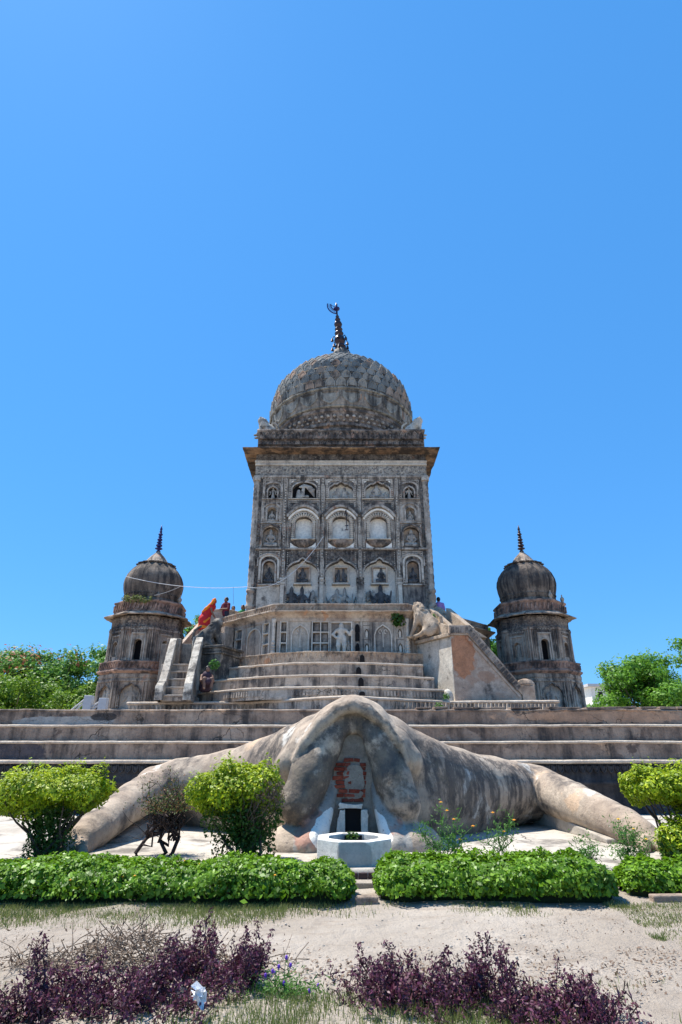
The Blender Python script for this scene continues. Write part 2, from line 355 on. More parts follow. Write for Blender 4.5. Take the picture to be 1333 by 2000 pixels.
M['white'] = stone('white_limewash', (.90, .89, .86), (.85, .83, .79), (.13, .125, .12), .615, .3, 1.6, .3, 0, .3, [((.46, .32, .21), 1.2, .69, 9)])
M['eave'] = stone('eave_stone', (.30, .20, .13), (.15, .10, .07), (.03, .026, .025), .47, .1, 1.1, .6, 0, .5, [((.42, .30, .17), 1.6, .63, 2)])
M['parapet'] = stone('parapet_stone', (.42, .36, .32), (.24, .19, .165), (.045, .042, .043), .475, .3, 1.5, .7, 0, .6, [((.50, .32, .23), 1.8, .6, 6)])
M['scale'] = stone('dome_scale_stone', (.36, .35, .335), (.21, .205, .20), (.045, .045, .048), .54, .5, 1.4, .7, 0, .7, vary=[((.13, .155, .17), .0, .75), ((.33, .315, .29), .40, .65), ((.42, .25, .165), .80, .7), ((.2, .19, .175), .90, .7)])
M['dome'] = stone('dome_stone', (.36, .33, .30), (.22, .20, .185), (.05, .05, .053), .5, .55, 1.2, .6, 0, .6)
M['band'] = stone('dome_band_stone', (.35, .345, .325), (.20, .20, .19), (.045, .047, .05), .525, .75, 1.2, .6, 0, .5, [((.42, .27, .19), 1.1, .63, 4)])
M['relief'] = stone('statue_stone', (.48, .46, .43), (.30, .275, .26), (.06, .06, .063), .54, .2, 3, .5, 0, .6)
M['relief_dark'] = stone('dark_statue_stone', (.14, .145, .155), (.09, .09, .10), (.03, .03, .035), .5, .2, 3, .5, 0, .4)
M['metal'] = plain('aged_bronze', (.055, .04, .045), .45, .2, 30, .6)
M['vane'] = plain('blue_painted_iron', (.02, .025, .12), .5, 0, 20, .3)
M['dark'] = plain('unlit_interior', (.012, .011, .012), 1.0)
M['wall'] = stone('terrace_wall_plaster', (.52, .475, .425), (.36, .315, .28), (.07, .066, .07), .55, .7, 1.5, .5, 0, .5, [((.48, .34, .26), .9, .63, 8)])
M['wall_pale'] = stone('terrace_lattice_plaster', (.66, .62, .57), (.54, .49, .44), (.10, .095, .1), .61, .6, 1.6, .4, 0, .35)
M['wall_dark'] = stone('terrace_panel_plaster', (.38, .35, .32), (.235, .21, .195), (.045, .044, .05), .515, .65, 1.6, .6, 0, .5)
M['coping'] = stone('terrace_coping', (.55, .47, .40), (.36, .27, .215), (.06, .055, .055), .55, .3, 1.5, .6, 0, .6, [((.48, .29, .19), 1.3, .64, 11)])
M['step'] = stone('terrace_step_plaster', (.56, .485, .42), (.36, .295, .25), (.055, .052, .054), .52, .65, 1.1, .7, 0, .6, [((.46, .42, .385), .7, .6, 13), ((.46, .31, .23), 1.7, .65, 14), ((.24, .20, .18), 1.2, .60, 71)], cracks=.8)
M['plinth'] = stone('plinth_step_plaster', (.42, .335, .28), (.24, .18, .15), (.045, .042, .044), .525, .55, 1.0, .8, 0, .6, [((.32, .31, .305), .55, .64, 23), ((.54, .385, .28), .6, .635, 24), ((.15, .115, .10), 1.1, .60, 72)], cracks=.7, blots=[(P(120, 1409, 18.05), (1.75, .5, .16), (.34, .345, .35), 1.0, .9), (P(205, 1400, 18.05), (.42, .4, .12), (.04, .04, .045), 1.0, .9), (P(20, 1470, 17.05), (1.2, .5, .3), (.05, .05, .07), 1.4, .8), (P(1180, 1400, 18.05), (3.2, .5, .2), (.52, .33, .225), 1.6, .7)])
M['nosing'] = stone('worn_step_edge', (.62, .54, .47), (.48, .40, .34), (.12, .10, .09), .62, .2, 1.5, .7, 0, .5)
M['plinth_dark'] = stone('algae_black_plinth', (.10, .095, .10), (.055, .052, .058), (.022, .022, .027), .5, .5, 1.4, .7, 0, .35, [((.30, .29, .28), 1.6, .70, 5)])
M['shrine'] = stone('shrine_stone', (.53, .45, .38), (.34, .265, .22), (.055, .05, .05), .515, .6, 1.5, .65, 0, .6, [((.50, .31, .23), 1.2, .64, 17)])
M['shrine_carved'] = stone('shrine_carved_stone', (.52, .46, .41), (.32, .25, .21), (.055, .05, .052), .52, .4, 1.5, .6, 6, .5)
M['shrine_brick'] = stone('shrine_red_stone', (.46, .31, .25), (.31, .19, .15), (.06, .05, .05), .52, .2, 1.6, .7, 0, .5)
M['shrine_dome'] = stone('shrine_dome_stone', (.27, .22, .185), (.14, .115, .10), (.036, .033, .035), .48, .7, 1.4, .6, 0, .6, [((.46, .40, .33), 1.3, .67, 19)])
M['stair_red'] = stone('patchy_plaster', (.52, .44, .385), (.40, .315, .265), (.07, .062, .06), .59, .3, 1.3, .7, 0, .75, [((.40, .285, .225), .8, .58, 3), ((.22, .18, .16), 1.3, .66, 75)], blots=[(P(902, 1276, 23), (.62, .6, .92), (.46, .215, .12), 1.6, .9), (P(950, 1322, 23), (.35, .5, .3), (.38, .23, .16), 1.8, .7)])
M['red_layer'] = stone('exposed_red_plaster', (.52, .26, .15), (.42, .20, .115), (.14, .08, .06), .64, .2, 2, .6, 0, .5, [((.55, .36, .26), 2.2, .66, 3)])
M['stair_white'] = stone('grimy_white_plaster', (.66, .63, .58), (.50, .455, .405), (.085, .08, .078), .565, .35, 1.9, .6, 0, .9)
M['lion'] = stone('lion_stone', (.52, .43, .35), (.36, .285, .225), (.06, .055, .053), .575, .25, 2.4, .8, 0, .8, [((.30, .25, .21), 2.0, .62, 91)])
M['lion_dark'] = stone('mossy_lion_stone', (.38, .34, .30), (.20, .18, .16), (.04, .04, .042), .46, .3, 2.0, .5, 0, .5)
M['frog'] = stone('frog_plaster', (.48, .405, .34), (.33, .265, .22), (.05, .048, .052), .555, .35, 1.0, .65, 0, .6, [((.50, .37, .27), .8, .62, 33), ((.60, .565, .53), .9, .60, 34), ((.27, .24, .22), 1.1, .63, 35)], streak_v=(1.7, 1.7, .6), mould=True)
M['mouth'] = stone('frog_mouth_plaster', (.40, .385, .37), (.29, .265, .25), (.07, .068, .072), .60, .4, 2.0, .6, 0, .4, [((.42, .24, .17), 1.2, .60, 43)])
M['mortar'] = stone('grey_mortar', (.42, .41, .39), (.30, .285, .27), (.09, .085, .085), .62, .3, 4, .9, 0, .5)
M['brick'] = stone('red_brick', (.38, .085, .055), (.22, .05, .035), (.07, .02, .018), .58, .2, 6, .8, 0, .5, vary=[((.42, .12, .08), .2, .6), ((.16, .045, .035), .7, .7)])
M['paint'] = stone('white_paint', (.82, .82, .80), (.75, .73, .70), (.30, .27, .24), .66, .2, 4, .4, 0, .25)
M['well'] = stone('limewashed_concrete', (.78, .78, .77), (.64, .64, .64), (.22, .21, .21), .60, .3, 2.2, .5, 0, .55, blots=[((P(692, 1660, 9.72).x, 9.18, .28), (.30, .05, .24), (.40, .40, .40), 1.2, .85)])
M['concrete'] = stone('platform_concrete', (.50, .47, .44), (.37, .34, .31), (.14, .125, .115), .59, .0, .9, .4, 0, .45, [((.31, .27, .235), 1.0, .63, 53), ((.43, .40, .37), .35, .5, 54)], cracks=.5)
M['edge_brick'] = plain('dark_edging_brick', (.07, .045, .045), .9, .6, 25)
M['post'] = plain('pale_concrete', (.50, .49, .48), .9, .4, 20)
M['bark'] = plain('bark', (.09, .065, .05), .95, .8, 30)
M['twig'] = plain('dry_twig', (.20, .15, .11), .95, .5, 30)
M['dark_twig'] = plain('dark_stem', (.045, .03, .028), .9, .5, 30)
M['cable'] = plain('white_cable', (.75, .74, .72), .6)
M['wire'] = plain('thin_wire', (.18, .18, .18), .6)
M['hedge'] = leafmat('hedge_leaf', [(.055, .125, .006), (.125, .26, .010), (.20, .39, .018), (.28, .47, .03)], .35, .45)
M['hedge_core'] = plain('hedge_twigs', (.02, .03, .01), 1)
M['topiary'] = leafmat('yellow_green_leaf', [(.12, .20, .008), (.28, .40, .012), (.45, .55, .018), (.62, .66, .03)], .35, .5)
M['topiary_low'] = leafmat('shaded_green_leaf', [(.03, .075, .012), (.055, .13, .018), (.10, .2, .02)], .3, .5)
M['dryleaf'] = leafmat('brown_dead_leaf', [(.12, .08, .055), (.2, .13, .09), (.26, .19, .13)], .2, .8)
M['purple'] = leafmat('purple_leaf', [(.035, .009, .026), (.085, .018, .05), (.16, .04, .09), (.20, .08, .10), (.09, .05, .04)], .25, .45)
M['weed'] = leafmat('weed_leaf', [(.06, .16, .02), (.11, .26, .05), (.17, .34, .09)], .4, .5)
M['rust_leaf'] = leafmat('reddish_bush_leaf', [(.05, .10, .02), (.10, .14, .04), (.34, .10, .05)], .3, .6)
M['tree_a'] = leafmat('feathery_green_leaf', [(.07, .18, .03), (.15, .32, .05), (.24, .43, .09)], .4, .5)
M['tree_b'] = leafmat('olive_green_leaf', [(.08, .17, .012), (.17, .30, .022), (.29, .42, .04)], .4, .5)
M['tree_c'] = leafmat('light_green_leaf', [(.07, .18, .015), (.15, .34, .03), (.25, .46, .06)], .42, .5)
M['blossom'] = leafmat('orange_blossom', [(.40, .13, .07), (.5, .17, .08), (.45, .22, .14)], .3, .6)
M['grass'] = leafmat('grass_blade', [(.10, .15, .03), (.15, .22, .045), (.24, .26, .09)], .3, .6)
M['dry_grass'] = leafmat('dry_grass_blade', [(.15, .19, .05), (.25, .25, .10), (.17, .24, .05)], .3, .7)
M['orange'] = plain('orange_petal', (.85, .35, .02), .6, 0, 20, 0, .2); M['violet'] = plain('violet_petal', (.16, .05, .42), .6)
M['yellow'] = plain('yellow_petal', (.85, .5, .02), .6); M['paper'] = plain('white_plastic', (.8, .8, .8), .6)
M['skin'] = plain('brown_skin', (.22, .12, .08), .6); M['hair'] = plain('black_hair', (.012, .01, .01), .5)
M['red'] = plain('red_sari_cloth', (.48, .018, .022), .8, .3, 12); M['saffron'] = plain('orange_sari_border', (.72, .20, .015), .8, .3, 12)
M['maroon'] = plain('maroon_cloth', (.13, .018, .03), .8, .3, 12); M['lilac'] = plain('lilac_shirt', (.38, .23, .52), .8, .3, 12)
M['green_cloth'] = plain('green_cloth', (.03, .2, .07), .8); M['cream_cloth'] = plain('cream_cloth', (.6, .5, .3), .8); M['shade_mauve'] = plain('shade_darkened_mauve_cloth', (.055, .03, .042), .8)  # mauve is coloured extra dark, standing in for the shade beside the narrow stair
M['blue_cloth'] = plain('blue_plastic', (.02, .05, .3), .5); M['jeans'] = plain('dark_trousers', (.03, .03, .045), .85)
def ground_mat():
    t = NT('sandy_soil'); col = t.mix(t.ramp(t.noise(.5, 8, .6), .35, .65), (.45, .39, .325), (.335, .28, .225)); col = t.mix(t.ramp(t.noise(1.1, 9, .7, off=14), .54, .66, 0, .55), col, (.26, .21, .165))
    col = t.mix(t.ramp(t.noise(3, 8, .7, vec=t.scaled(t.pos, (.5, 1.6, 1)), off=4), .52, .72, 0, .6), col, (.24, .18, .13))
    col = t.mix(t.ramp(t.noise(40, 4, .7), .55, .75, 0, .4), col, (.2, .16, .12))
    return t.fin(col, .95, t.bump(t.math('ADD', t.noise(6, 8, .65), t.math('MULTIPLY', t.noise(45, 4, .7), .3)), .9, .09))
M['ground'] = ground_mat()
# ================================================================ SETTING
def grid_sheet(name, x0, x1, y0, y1, nx, ny, zf, mat):
    xs = np.linspace(x0, x1, nx); ys = np.linspace(y0, y1, ny); X, Y = np.meshgrid(xs, ys, indexing='ij'); Pn = np.stack([X, Y, X*0], -1); Pn[..., 2] = zf(Pn)
    i, j = np.meshgrid(np.arange(nx-1), np.arange(ny-1), indexing='ij'); a = i*ny+j
    return np_obj(name, Pn.reshape(-1, 3), np.stack([a, a+ny, a+ny+1, a+1], -1).reshape(-1, 4), mat, None, True)
far = MB(); far.face([(-900, -300, -.06), (900, -300, -.06), (900, 1500, -.06), (-900, 1500, -.06)]); tag(far.build('ground', M['ground']), kind='structure')
tag(grid_sheet('sandy_path', -14, 14, -2, 9.4, 220, 170, lambda p: .022*fbm(p, .8, 3)+.012*vnoise(p, 4), M['ground']), kind='structure')
pl = sweep('concrete_platform', [(-13.5, 9.1), (-1.2, 9.03), (1.4, 9.03), (13.5, 9.1)], [(0, -.05), (.005, .1), (-.012, .15), (-.1, .152), (-4, .153), (-9, .154)], M['concrete'], None, False, .25, .008)
tag(pl, kind='structure')
ap = MB(); ap.box(-.62, .95, 8.75, 9.02, -.05, .045); o = ap.build('lower_step', M['ground'], pl, bevel=.015)
for x0, x1, n in ((-.55, .62, 9), (3.5, 4.15, 6)):
    for i in range(n):
        w = (x1-x0)/n; b = MB(); b.box(x0+i*w+.006, x0+(i+1)*w-.006, 8.955+.01*rng.random(), 9.0, .02, .115+.012*rng.random()); b.build('edging_brick', M['edge_brick'], pl, bevel=.008)
# garden-side kerb bricks in the gap between the hedges
for (x, y, w) in ((.17, 7.78, .26), (3.62, 7.85, .45)):
    b = MB(Matrix.Translation((x, y, 0)) @ Matrix.Rotation(.06, 4, 'Z')); b.box(-.0, w, 0, .12, -.03, .075)
    tag(b.build('kerb_stone', M['plinth'], bevel=.015), 'small worn kerb stone %s' % ('at the gap between the two long hedges' if x < 1 else 'beside the end of the right hedge'), 'kerb stone')
# ================================================================ STEPPED PLINTH (straight steps behind the frog)
plinth = thing('stepped_plinth', 'long straight weathered plaster steps rising behind the giant frog', 'stepped plinth', (0, 16.5, 0))
XE = 15.5
base_top = PZ(666, 1482, 1.43).z
steps = [(16.5, .10, 1.43), (17.05, 1.43, P(666, 1447, 17.05).z), (17.55, P(666, 1447, 17.05).z, P(666, 1415, 17.55).z), (18.05, P(666, 1415, 17.55).z, P(666, 1385, 18.05).z)]
ZPL = steps[-1][2]
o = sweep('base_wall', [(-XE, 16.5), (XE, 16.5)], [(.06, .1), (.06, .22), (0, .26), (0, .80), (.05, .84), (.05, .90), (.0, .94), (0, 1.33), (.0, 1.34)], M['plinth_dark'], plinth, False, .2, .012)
sweep('base_nosing', [(-XE, 16.5), (XE, 16.5)], [(0, 1.335), (.05, 1.345), (.065, 1.38), (.05, 1.425), (.0, 1.43), (-.6, 1.432)], M['nosing'], plinth, False, .12, .009)
def petal_mesh(name, mat, w=1, h=1, d=.12, up=True, tilt=0):
    # small pointed lotus petal standing proud of a wall: outline, raised rim, hollow face
    pts = [(-.5, 0), (-.5, .45), (-.36, .74), (-.14, .93), (0, 1.0), (.14, .93), (.36, .74), (.5, .45), (.5, 0)]
    mb = MB(); ring = lambda k, y: [(x*k*w, y, ((z-.5)*k+.5)*h*(1 if up else -1)) for x, z in pts]
    b0 = mb._p(ring(1, 0)); b1 = mb._p(ring(.94, -d)); b2 = mb._p(ring(.72, -d)); b3 = mb._p(ring(.62, -d*.45)); n = len(pts)
    c = mb._p([(0, -d*.8, .42*h*(1 if up else -1))]); mb.v = [(x, y-tilt*abs(z), z) for x, y, z in mb.v]
    for i in range(n-1):
        for a, b in ((b0, b1), (b1, b2), (b2, b3)): mb.f.append((a+i, a+i+1, b+i+1, b+i))
        mb.f.append((b3+i, b3+i+1, c))
    mb.f.append((b3+n-1, b3, c)); mb.f.append((b0+n-1, b0, b1, b1+n-1))
    return mb.mesh(name, mat)
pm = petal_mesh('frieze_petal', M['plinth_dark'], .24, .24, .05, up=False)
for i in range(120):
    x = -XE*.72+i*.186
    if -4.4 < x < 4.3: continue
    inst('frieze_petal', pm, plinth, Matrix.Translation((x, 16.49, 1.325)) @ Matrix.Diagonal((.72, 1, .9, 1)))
for k, (D, z0, z1) in enumerate(steps[1:]):
    o = sweep('step', [(-XE, D), (XE, D)], [(.0, z0-.05), (.005, z0+.02), (.0, z0+(z1-z0)*.3), (.004, z0+(z1-z0)*.6), (0, z1-.075), (0, z1-.07)], M['plinth'], plinth, False, .1, .014)
    if k < 2: sweep('step_nosing', [(-XE, D), (XE, D)], [(0, z1-.072), (.03, z1-.066), (.045, z1-.04), (.02, z1-.006), (-.04, z1), (-.7, z1+.003)], M['nosing'], o, False, .09, .012)
    else:
        sweep('step_nosing', [(-XE, D), (XE, D)], [(0, z1-.072), (.02, z1-.06), (.03, z1-.04), (.0, z1-.01), (-.06, z1), (-1.6, z1+.004)], M['plinth'], o, False, .08, .02)
top = MB(); top.face([(-17, 19.4, ZPL+.002), (17, 19.4, ZPL+.002), (17, 46, ZPL+.002), (-17, 46, ZPL+.002)]); top.build('terrace_floor', M['step'], plinth)
# coping slabs lying loose and broken on the top edge (right half)
for i in range(16):
    x = 2.2+i*.56+.1*rng.random(); w = .40+.18*rng.random(); b = MB(Matrix.Translation((x, 18.1, ZPL+.01)) @ Matrix.Rotation(.05*rng.normal(), 4, 'Z') @ Matrix.Rotation(.03*rng.normal(), 4, 'Y'))
    b.box(0, w, -.07+.03*rng.random(), .35, 0, .04+.025*rng.random()); b.build('coping_slab', M['plinth'], plinth, bevel=.01)
# ================================================================ TERRACE (octagon with curved steps)
terrace = thing('octagonal_terrace', 'weathered octagonal temple terrace with curved plaster steps and panelled walls', 'terrace', (0, 25, ZPL))
def outline(pts, z, back=3.5):
    q = [PZ(x, y, z) for x, y in pts]; q = [(p.x, p.y) for p in q]; return q
# low platform with the shallow point
zL0 = P(675, 1357.2, 20.0).z
L0 = outline([(251, 1370.2), (370, 1370.2), (492, 1369.6), (585, 1363.2), (675, 1357.2), (770, 1363), (875, 1368.6), (985, 1367.6), (1092, 1366.6)], zL0)
L0 = [(L0[0][0]-.3, 27)]+L0+[(L0[-1][0]+.1, 27)]
h = zL0-ZPL
o = sweep('low_platform', L0, [(.0, ZPL-.02), (.02, ZPL+.05), (0, ZPL+.09), (0, zL0-.10), (.0, zL0-.095)], M['step'], terrace, False, .14, .012)
sweep('platform_edge', L0, [(0, zL0-.10), (.05, zL0-.09), (.055, zL0-.05), (.035, zL0-.015), (-.02, zL0), (-3.2, zL0+.003)], M['nosing'], o, False, .12, .010)
mb = MB()
for a, b in ((0, 2), (5, 8)):      # small tooth frieze on the straight ends
    A = Vector((*L0[a+1], 0)); Bp = Vector((*L0[b+1], 0)) if b < 8 else Vector((*L0[9], 0)); n = int((Bp-A).length/.15); d = (Bp-A).normalized(); nn = Vector((d.y, -d.x, 0))
    for i in range(n):
        mb.T = Matrix.Translation(A+d*(i+.5)*.15+nn*.012) @ Matrix.Rotation(math.atan2(d.y, d.x), 4, 'Z'); z0 = ZPL+.14; z1 = zL0-.15
        mb.hexa([(-.055, -.015, z0), (.055, -.015, z0), (.055, .03, z0), (-.055, .03, z0), (-.015, -.03, z1), (.015, -.03, z1), (.015, .03, z1), (-.015, .03, z1)])
tag(mb.build('tooth_frieze', M['step'], terrace), kind='stuff')
ZS3 = P(668, 1339.5, 21.2).z; ZS2 = P(661, 1316.8, 22.2).z; ZS1 = P(680, 1293, 23.2).z; ZB = P(690, 1271.6, 24.2).z
S3 = outline([(376, 1353.5), (438, 1347.8), (486, 1343.6), (570, 1340.8), (668, 1339.3), (748, 1341.5), (868, 1346)], ZS3)
S2 = outline([(379.5, 1330.7), (420, 1328), (480, 1323), (537, 1318.8), (600, 1317.2), (661, 1316.6), (732, 1317.6), (790, 1319.6), (848, 1322.5)], ZS2)
S1 = outline([(397, 1309.3), (440, 1304), (510, 1297.8), (575, 1293.6), (630, 1292.8), (686, 1292.8), (750, 1294.3), (826, 1297.8)], ZS1)
BF = outline([(405, 1292.5), (465, 1283), (534, 1274.8), (585, 1272.2), (640, 1271.5), (696, 1271.5), (750, 1272.8), (800, 1274.8), (830, 1277)], ZB)
def tstep(name, path, z0, z1, flute=False):
    o = sweep(name, path, [(-.0, z0-.03), (.012, z0+.03), (0, z0+.10), (.004, (z0+z1)/2), (0, z1-.12), (0, z1-.083)], M['step'], terrace, False, .12, .014)
    sweep('step_nosing', path, [(0, z1-.085), (.03, z1-.078), (.036, z1-.045), (.022, z1-.008), (-.02, z1), (-2.2, z1+.004)], M['nosing'], o, False, .1, .012)
    mb = MB(); a = path[-1]; mb.face([(a[0], a[1], z0), (a[0]-.0, a[1]+2.2, z0), (a[0], a[1]+2.2, z1-.01), (a[0], a[1], z1-.01)]); mb.build('step_end', M['step'], o)
    a = path[0]; mb = MB(); mb.face([(a[0], a[1], z0), (a[0]+.6, a[1]+1.6, z0), (a[0]+.6, a[1]+1.6, z1-.01), (a[0], a[1], z1-.01)]); mb.build('step_end', M['step'], o)
    return o
tstep('terrace_step', S3, zL0, ZS3); tstep('terrace_step', S2, ZS3, ZS2); tstep('terrace_step', S1, ZS2, ZS1)
o = sweep('base_frieze', BF, [(.09, ZS1+.02), (.10, ZS1+.07), (.02, ZS1+.09), (0, ZS1+.12), (0, ZB-.06), (.03, ZB-.05), (.03, ZB-.01), (-.02, ZB), (-2.5, ZB+.003)], M['coping'], terrace, False, .1, .014)
mb = MB()                       # zigzag ornament along the frieze
for i in range(len(BF)-1):
    A = Vector((*BF[i], 0)); B = Vector((*BF[i+1], 0)); d = (B-A).normalized(); nn = Vector((d.y, -d.x, 0)); n = max(1, int((B-A).length/.19))
    for k in range(n):
        mb.T = Matrix.Translation(A+d*((k+.5)*(B-A).length/n)+nn*.005) @ Matrix.Rotation(math.atan2(d.y, d.x), 4, 'Z'); z0 = ZS1+.16; z1 = ZB-.1; w = .08
        mb.hexa([(-w, -.02, z0), (-w+.045, -.02, z0), (-w+.045, .02, z0), (-w, .02, z0), (-.02, -.045, z1), (.02, -.045, z1), (.02, .02, z1), (-.02, .02, z1)])
        mb.hexa([(w-.045, -.02, z0), (w, -.02, z0), (w, .02, z0), (w-.045, .02, z0), (-.02, -.03, z1), (.02, -.03, z1), (.02, .02, z1), (-.02, .02, z1)])
tag(mb.build('zigzag_frieze', M['coping'], terrace), kind='stuff')
mb = MB()                       # fluted moulding of the lowest step
for i in range(len(S3)-1):
    A = Vector((*S3[i], 0)); B = Vector((*S3[i+1], 0)); d = (B-A).normalized(); nn = Vector((d.y, -d.x, 0)); n = max(1, int((B-A).length/.13))
    for k in range(n):
        if fbm(np.array([A.x+k*.13, i*1.0, 2.0]), .5, 2) < -.1: continue
        mb.T = Matrix.Translation(A+d*((k+.5)*(B-A).length/n)+nn*.0) @ Matrix.Rotation(math.atan2(d.y, d.x), 4, 'Z'); mb.box(-.045, .045, -.035, .02, zL0+.1, ZS3-.13, .012)
tag(mb.build('fluted_moulding', M['step'], terrace), kind='stuff')
# drain openings down the middle of the steps
for px, py, D, z0, hh in ((707, 0, 24.18, ZS1+.07, .36), (700, 0, 23.15, ZS2+.05, .34), (704, 0, 22.15, ZS3+.02, .38), (706, 0, 21.17, zL0+.06, .16)):
    x = (px-666.5)/FOCAL*D*1.0; mb = MB(Matrix.Translation((x, D-.035, 0))); mb.prism([(q[0], q[1]) for q in arch(0, .10, z0, z0+hh*.6, hh*.4, 'round', 6)], 0, .12); mb.build('drain_hole', M['dark'], terrace)
# octagon walls
OC = (0.05, 32.6); YF = 25.0; XF = 2.95; XD, YD = 7.6, 29.65
ZC0, ZC1 = P(666, 1207, 25).z, P(666, 1179, 25).z          # under and top of the coping band
octa = [(-XD, 36), (-XD, YD), (-XF, YF), (XF, YF), (XD, YD), (XD, 36)]
wall = sweep('terrace_wall', octa, [(-.14, ZPL), (-.14, ZC0+.25)], M['wall_dark'], terrace, False, 2, 0)
cop = sweep('parapet', octa, [(0, ZC0-.02), (.04, ZC0), (.05, ZC0+.06), (.26, ZC0+.20), (.32, ZC0+.21), (.33, ZC0+.265), (.02, ZC0+.29), (.0, ZC0+.32), (.02, ZC1-.08), (.05, ZC1-.07), (.05, ZC1-.01), (.0, ZC1), (-.34, ZC1), (-.36, ZC1-.5)], M['coping'], terrace, False, .14, .010)
fl = MB(); fl.face([(-XD, YD+.3, ZC1-.45), (-XF, YF+.4, ZC1-.45), (XF, YF+.4, ZC1-.45), (XD, YD+.3, ZC1-.45), (XD, 40, ZC1-.45), (-XD, 40, ZC1-.45)]); fl.build('upper_floor', M['coping'], terrace)
mb = MB()                       # slotted ornament on the parapet sides
for A, B, s0 in (((-XD, YD), (-XF, YF), 0), ((XF, YF), (XD, YD), 0), ((-XF, YF), (XF, YF), 1)):
    A = Vector((*A, 0)); B = Vector((*B, 0)); d = (B-A).normalized(); nn = Vector((d.y, -d.x, 0)); n = int((B-A).length/.17)
    for k in range(n):
        mb.T = Matrix.Translation(A+d*(k+.5)*.17+nn*.02) @ Matrix.Rotation(math.atan2(d.y, d.x), 4, 'Z'); z0, z1 = ZC0+.36, ZC1-.12
        mb.hexa([(-.07, -.02, z0), (.0, -.02, z0), (.0, .03, z0), (-.07, .03, z0), (.0, -.03, z1), (.07, -.03, z1), (.07, .03, z1), (.0, .03, z1)])
tag(mb.build('slotted_frieze', M['coping'], terrace), kind='stuff')
def facet_T(cx, cy, ap, ang):
    n = Vector((math.cos(ang), math.sin(ang), 0)); X = Vector((-n.y, n.x, 0)); p = Vector((cx, cy, 0))+n*ap
    return Matrix(((X.x, -n.x, 0, p.x), (X.y, -n.y, 0, p.y), (0, 0, 1, 0), (0, 0, 0, 1)))
TF = Matrix.Translation((0, YF, 0))
dl = math.hypot(XD-XF, YD-YF); aL = math.atan2(-(XD-XF), -(YD-YF)); TLft = facet_T(-(XF+XD)/2, (YF+YD)/2, 0, math.atan2(-(XD-XF), -(YD-YF)))
TRgt = facet_T((XF+XD)/2, (YF+YD)/2, 0, math.atan2(-(XD-XF), (YD-YF)))
ZW0, ZW1 = ZB+.003, ZC0
def fx(px): return (px-666.5)/FOCAL*P(666, 1240, YF).y/(_c-(1000-1240)/FOCAL*_s)
HW = ZW1-ZW0
def lattice(T, x0, x1, cols, rows, name='lattice_panel'):
    # raised frame round sunken squares
    root = MB(T); w = .055; y0, y1 = -.05, .14
    zt, zb = ZW1-.16, ZW0+.0
    for i in range(cols+1): x = x0+(x1-x0)*i/cols; root.box(x-w/2, x+w/2, y0, y1, zb, zt)
    for j in range(rows+1):
        z = zb+(zt-zb)*j/rows
        for i in range(cols):
            a = x0+(x1-x0)*i/cols+w/2; b = x0+(x1-x0)*(i+1)/cols-w/2; root.box(a, b, y0+.004, y1, z-w/2, min(z+w/2, zt-.001))
    f = root.build(name, M['wall_pale'], terrace, bevel=.006)
    for i in range(cols):
        for j in range(rows):
            a = x0+(x1-x0)*i/cols+w/2; b = x0+(x1-x0)*(i+1)/cols-w/2; z = zb+(zt-zb)*j/rows+w/2; z2 = zb+(zt-zb)*(j+1)/rows-w/2
            q = MB(T); q.box(a+.035, b-.035, .06, .14, z+.04, z2-.04, .012); q.build('sunken_square', M['wall_dark'], f)
def arch_bay(T, x0, x1, kind='ogee', fill='wall', name='arched_panel'):
    zt, zb = ZW1-.16, ZW0; xm, hw = (x0+x1)/2, (x1-x0)/2
    mb = MB(T); pts = arch(xm, hw-.12, zb, zb+HW*.52, HW*.27, kind, 16, 5); mb.arch_panel(x0, x1, zb, zt, pts, .06); f = mb.build(name, M['wall'], terrace)
    mb = MB(T); mb.arch_ring(pts, .05, -.03, .02); mb.build('arch_moulding', M['wall_pale'], f)
    mb = MB(T); mb.box(x0+.05, x1-.05, .05, .14, zb, zt-.05); mb.build('panel_back', M[fill], f)
    mb = MB(T)
    if kind == 'ogee':
        for s in (-1, 1): mb.arch_ring([(xm+s*hw*.25+.08*math.cos(a), zb+HW*.62+.1*math.sin(a)) for a in np.linspace(0, 5, 9)], .03, .02, .06)
        mb.box(xm-.02, xm+.02, .03, .06, zb+.3, zb+HW*.6); mb.build('carved_vine', M['wall_pale'], f)
def plain_strip(T, x0, x1, name='wall_strip', y0=-.02):
    mb = MB(T); mb.box(x0, x1, y0, .14, ZW0, ZW1-.16); mb.build(name, M['wall'], terrace, bevel=.006)
def niche_col(T, x0, x1, zs, name='niche_strip'):
    xm = (x0+x1)/2
    for z0, z1 in zs:
        mb = MB(T); mb.arch_panel(x0, x1, z0, z1, arch(xm, (x1-x0)*.3, z0+.09, z0+(z1-z0)*.5, (z1-z0)*.28, 'ogee', 10), .07); f = mb.build(name, M['wall'], terrace)
        mb = MB(T); mb.prism([(xm-.05, z0+.1), (xm-.055, z0+.3), (xm, z0+.42), (xm+.055, z0+.3), (xm+.05, z0+.1)], .03, .14); mb.build('niche_relief', M['wall_pale'], f)
def col_shaft(T, x, r, name='corner_column', zt=None):
    zt = zt or ZW1-.05; mb = MB(T); z = ZW0
    prof = [(r*1.3, z), (r*1.3, z+.12), (r*.9, z+.15), (r*1.25, z+.2), (r*.9, z+.25), (r*1.2, z+.32), (r*.85, z+.38), (r*1.2, z+.48), (r*.8, z+.58), (r*.95, z+.64), (r*.9, zt-.3), (r*1.15, zt-.26), (r*.95, zt-.2), (r*1.3, zt-.1), (r*1.3, zt)]
    mb.lathe(prof, 12, (x, -.02)); mb.build(name, M['wall_pale'], terrace, smooth=False)
e = lambda a: fx(a)
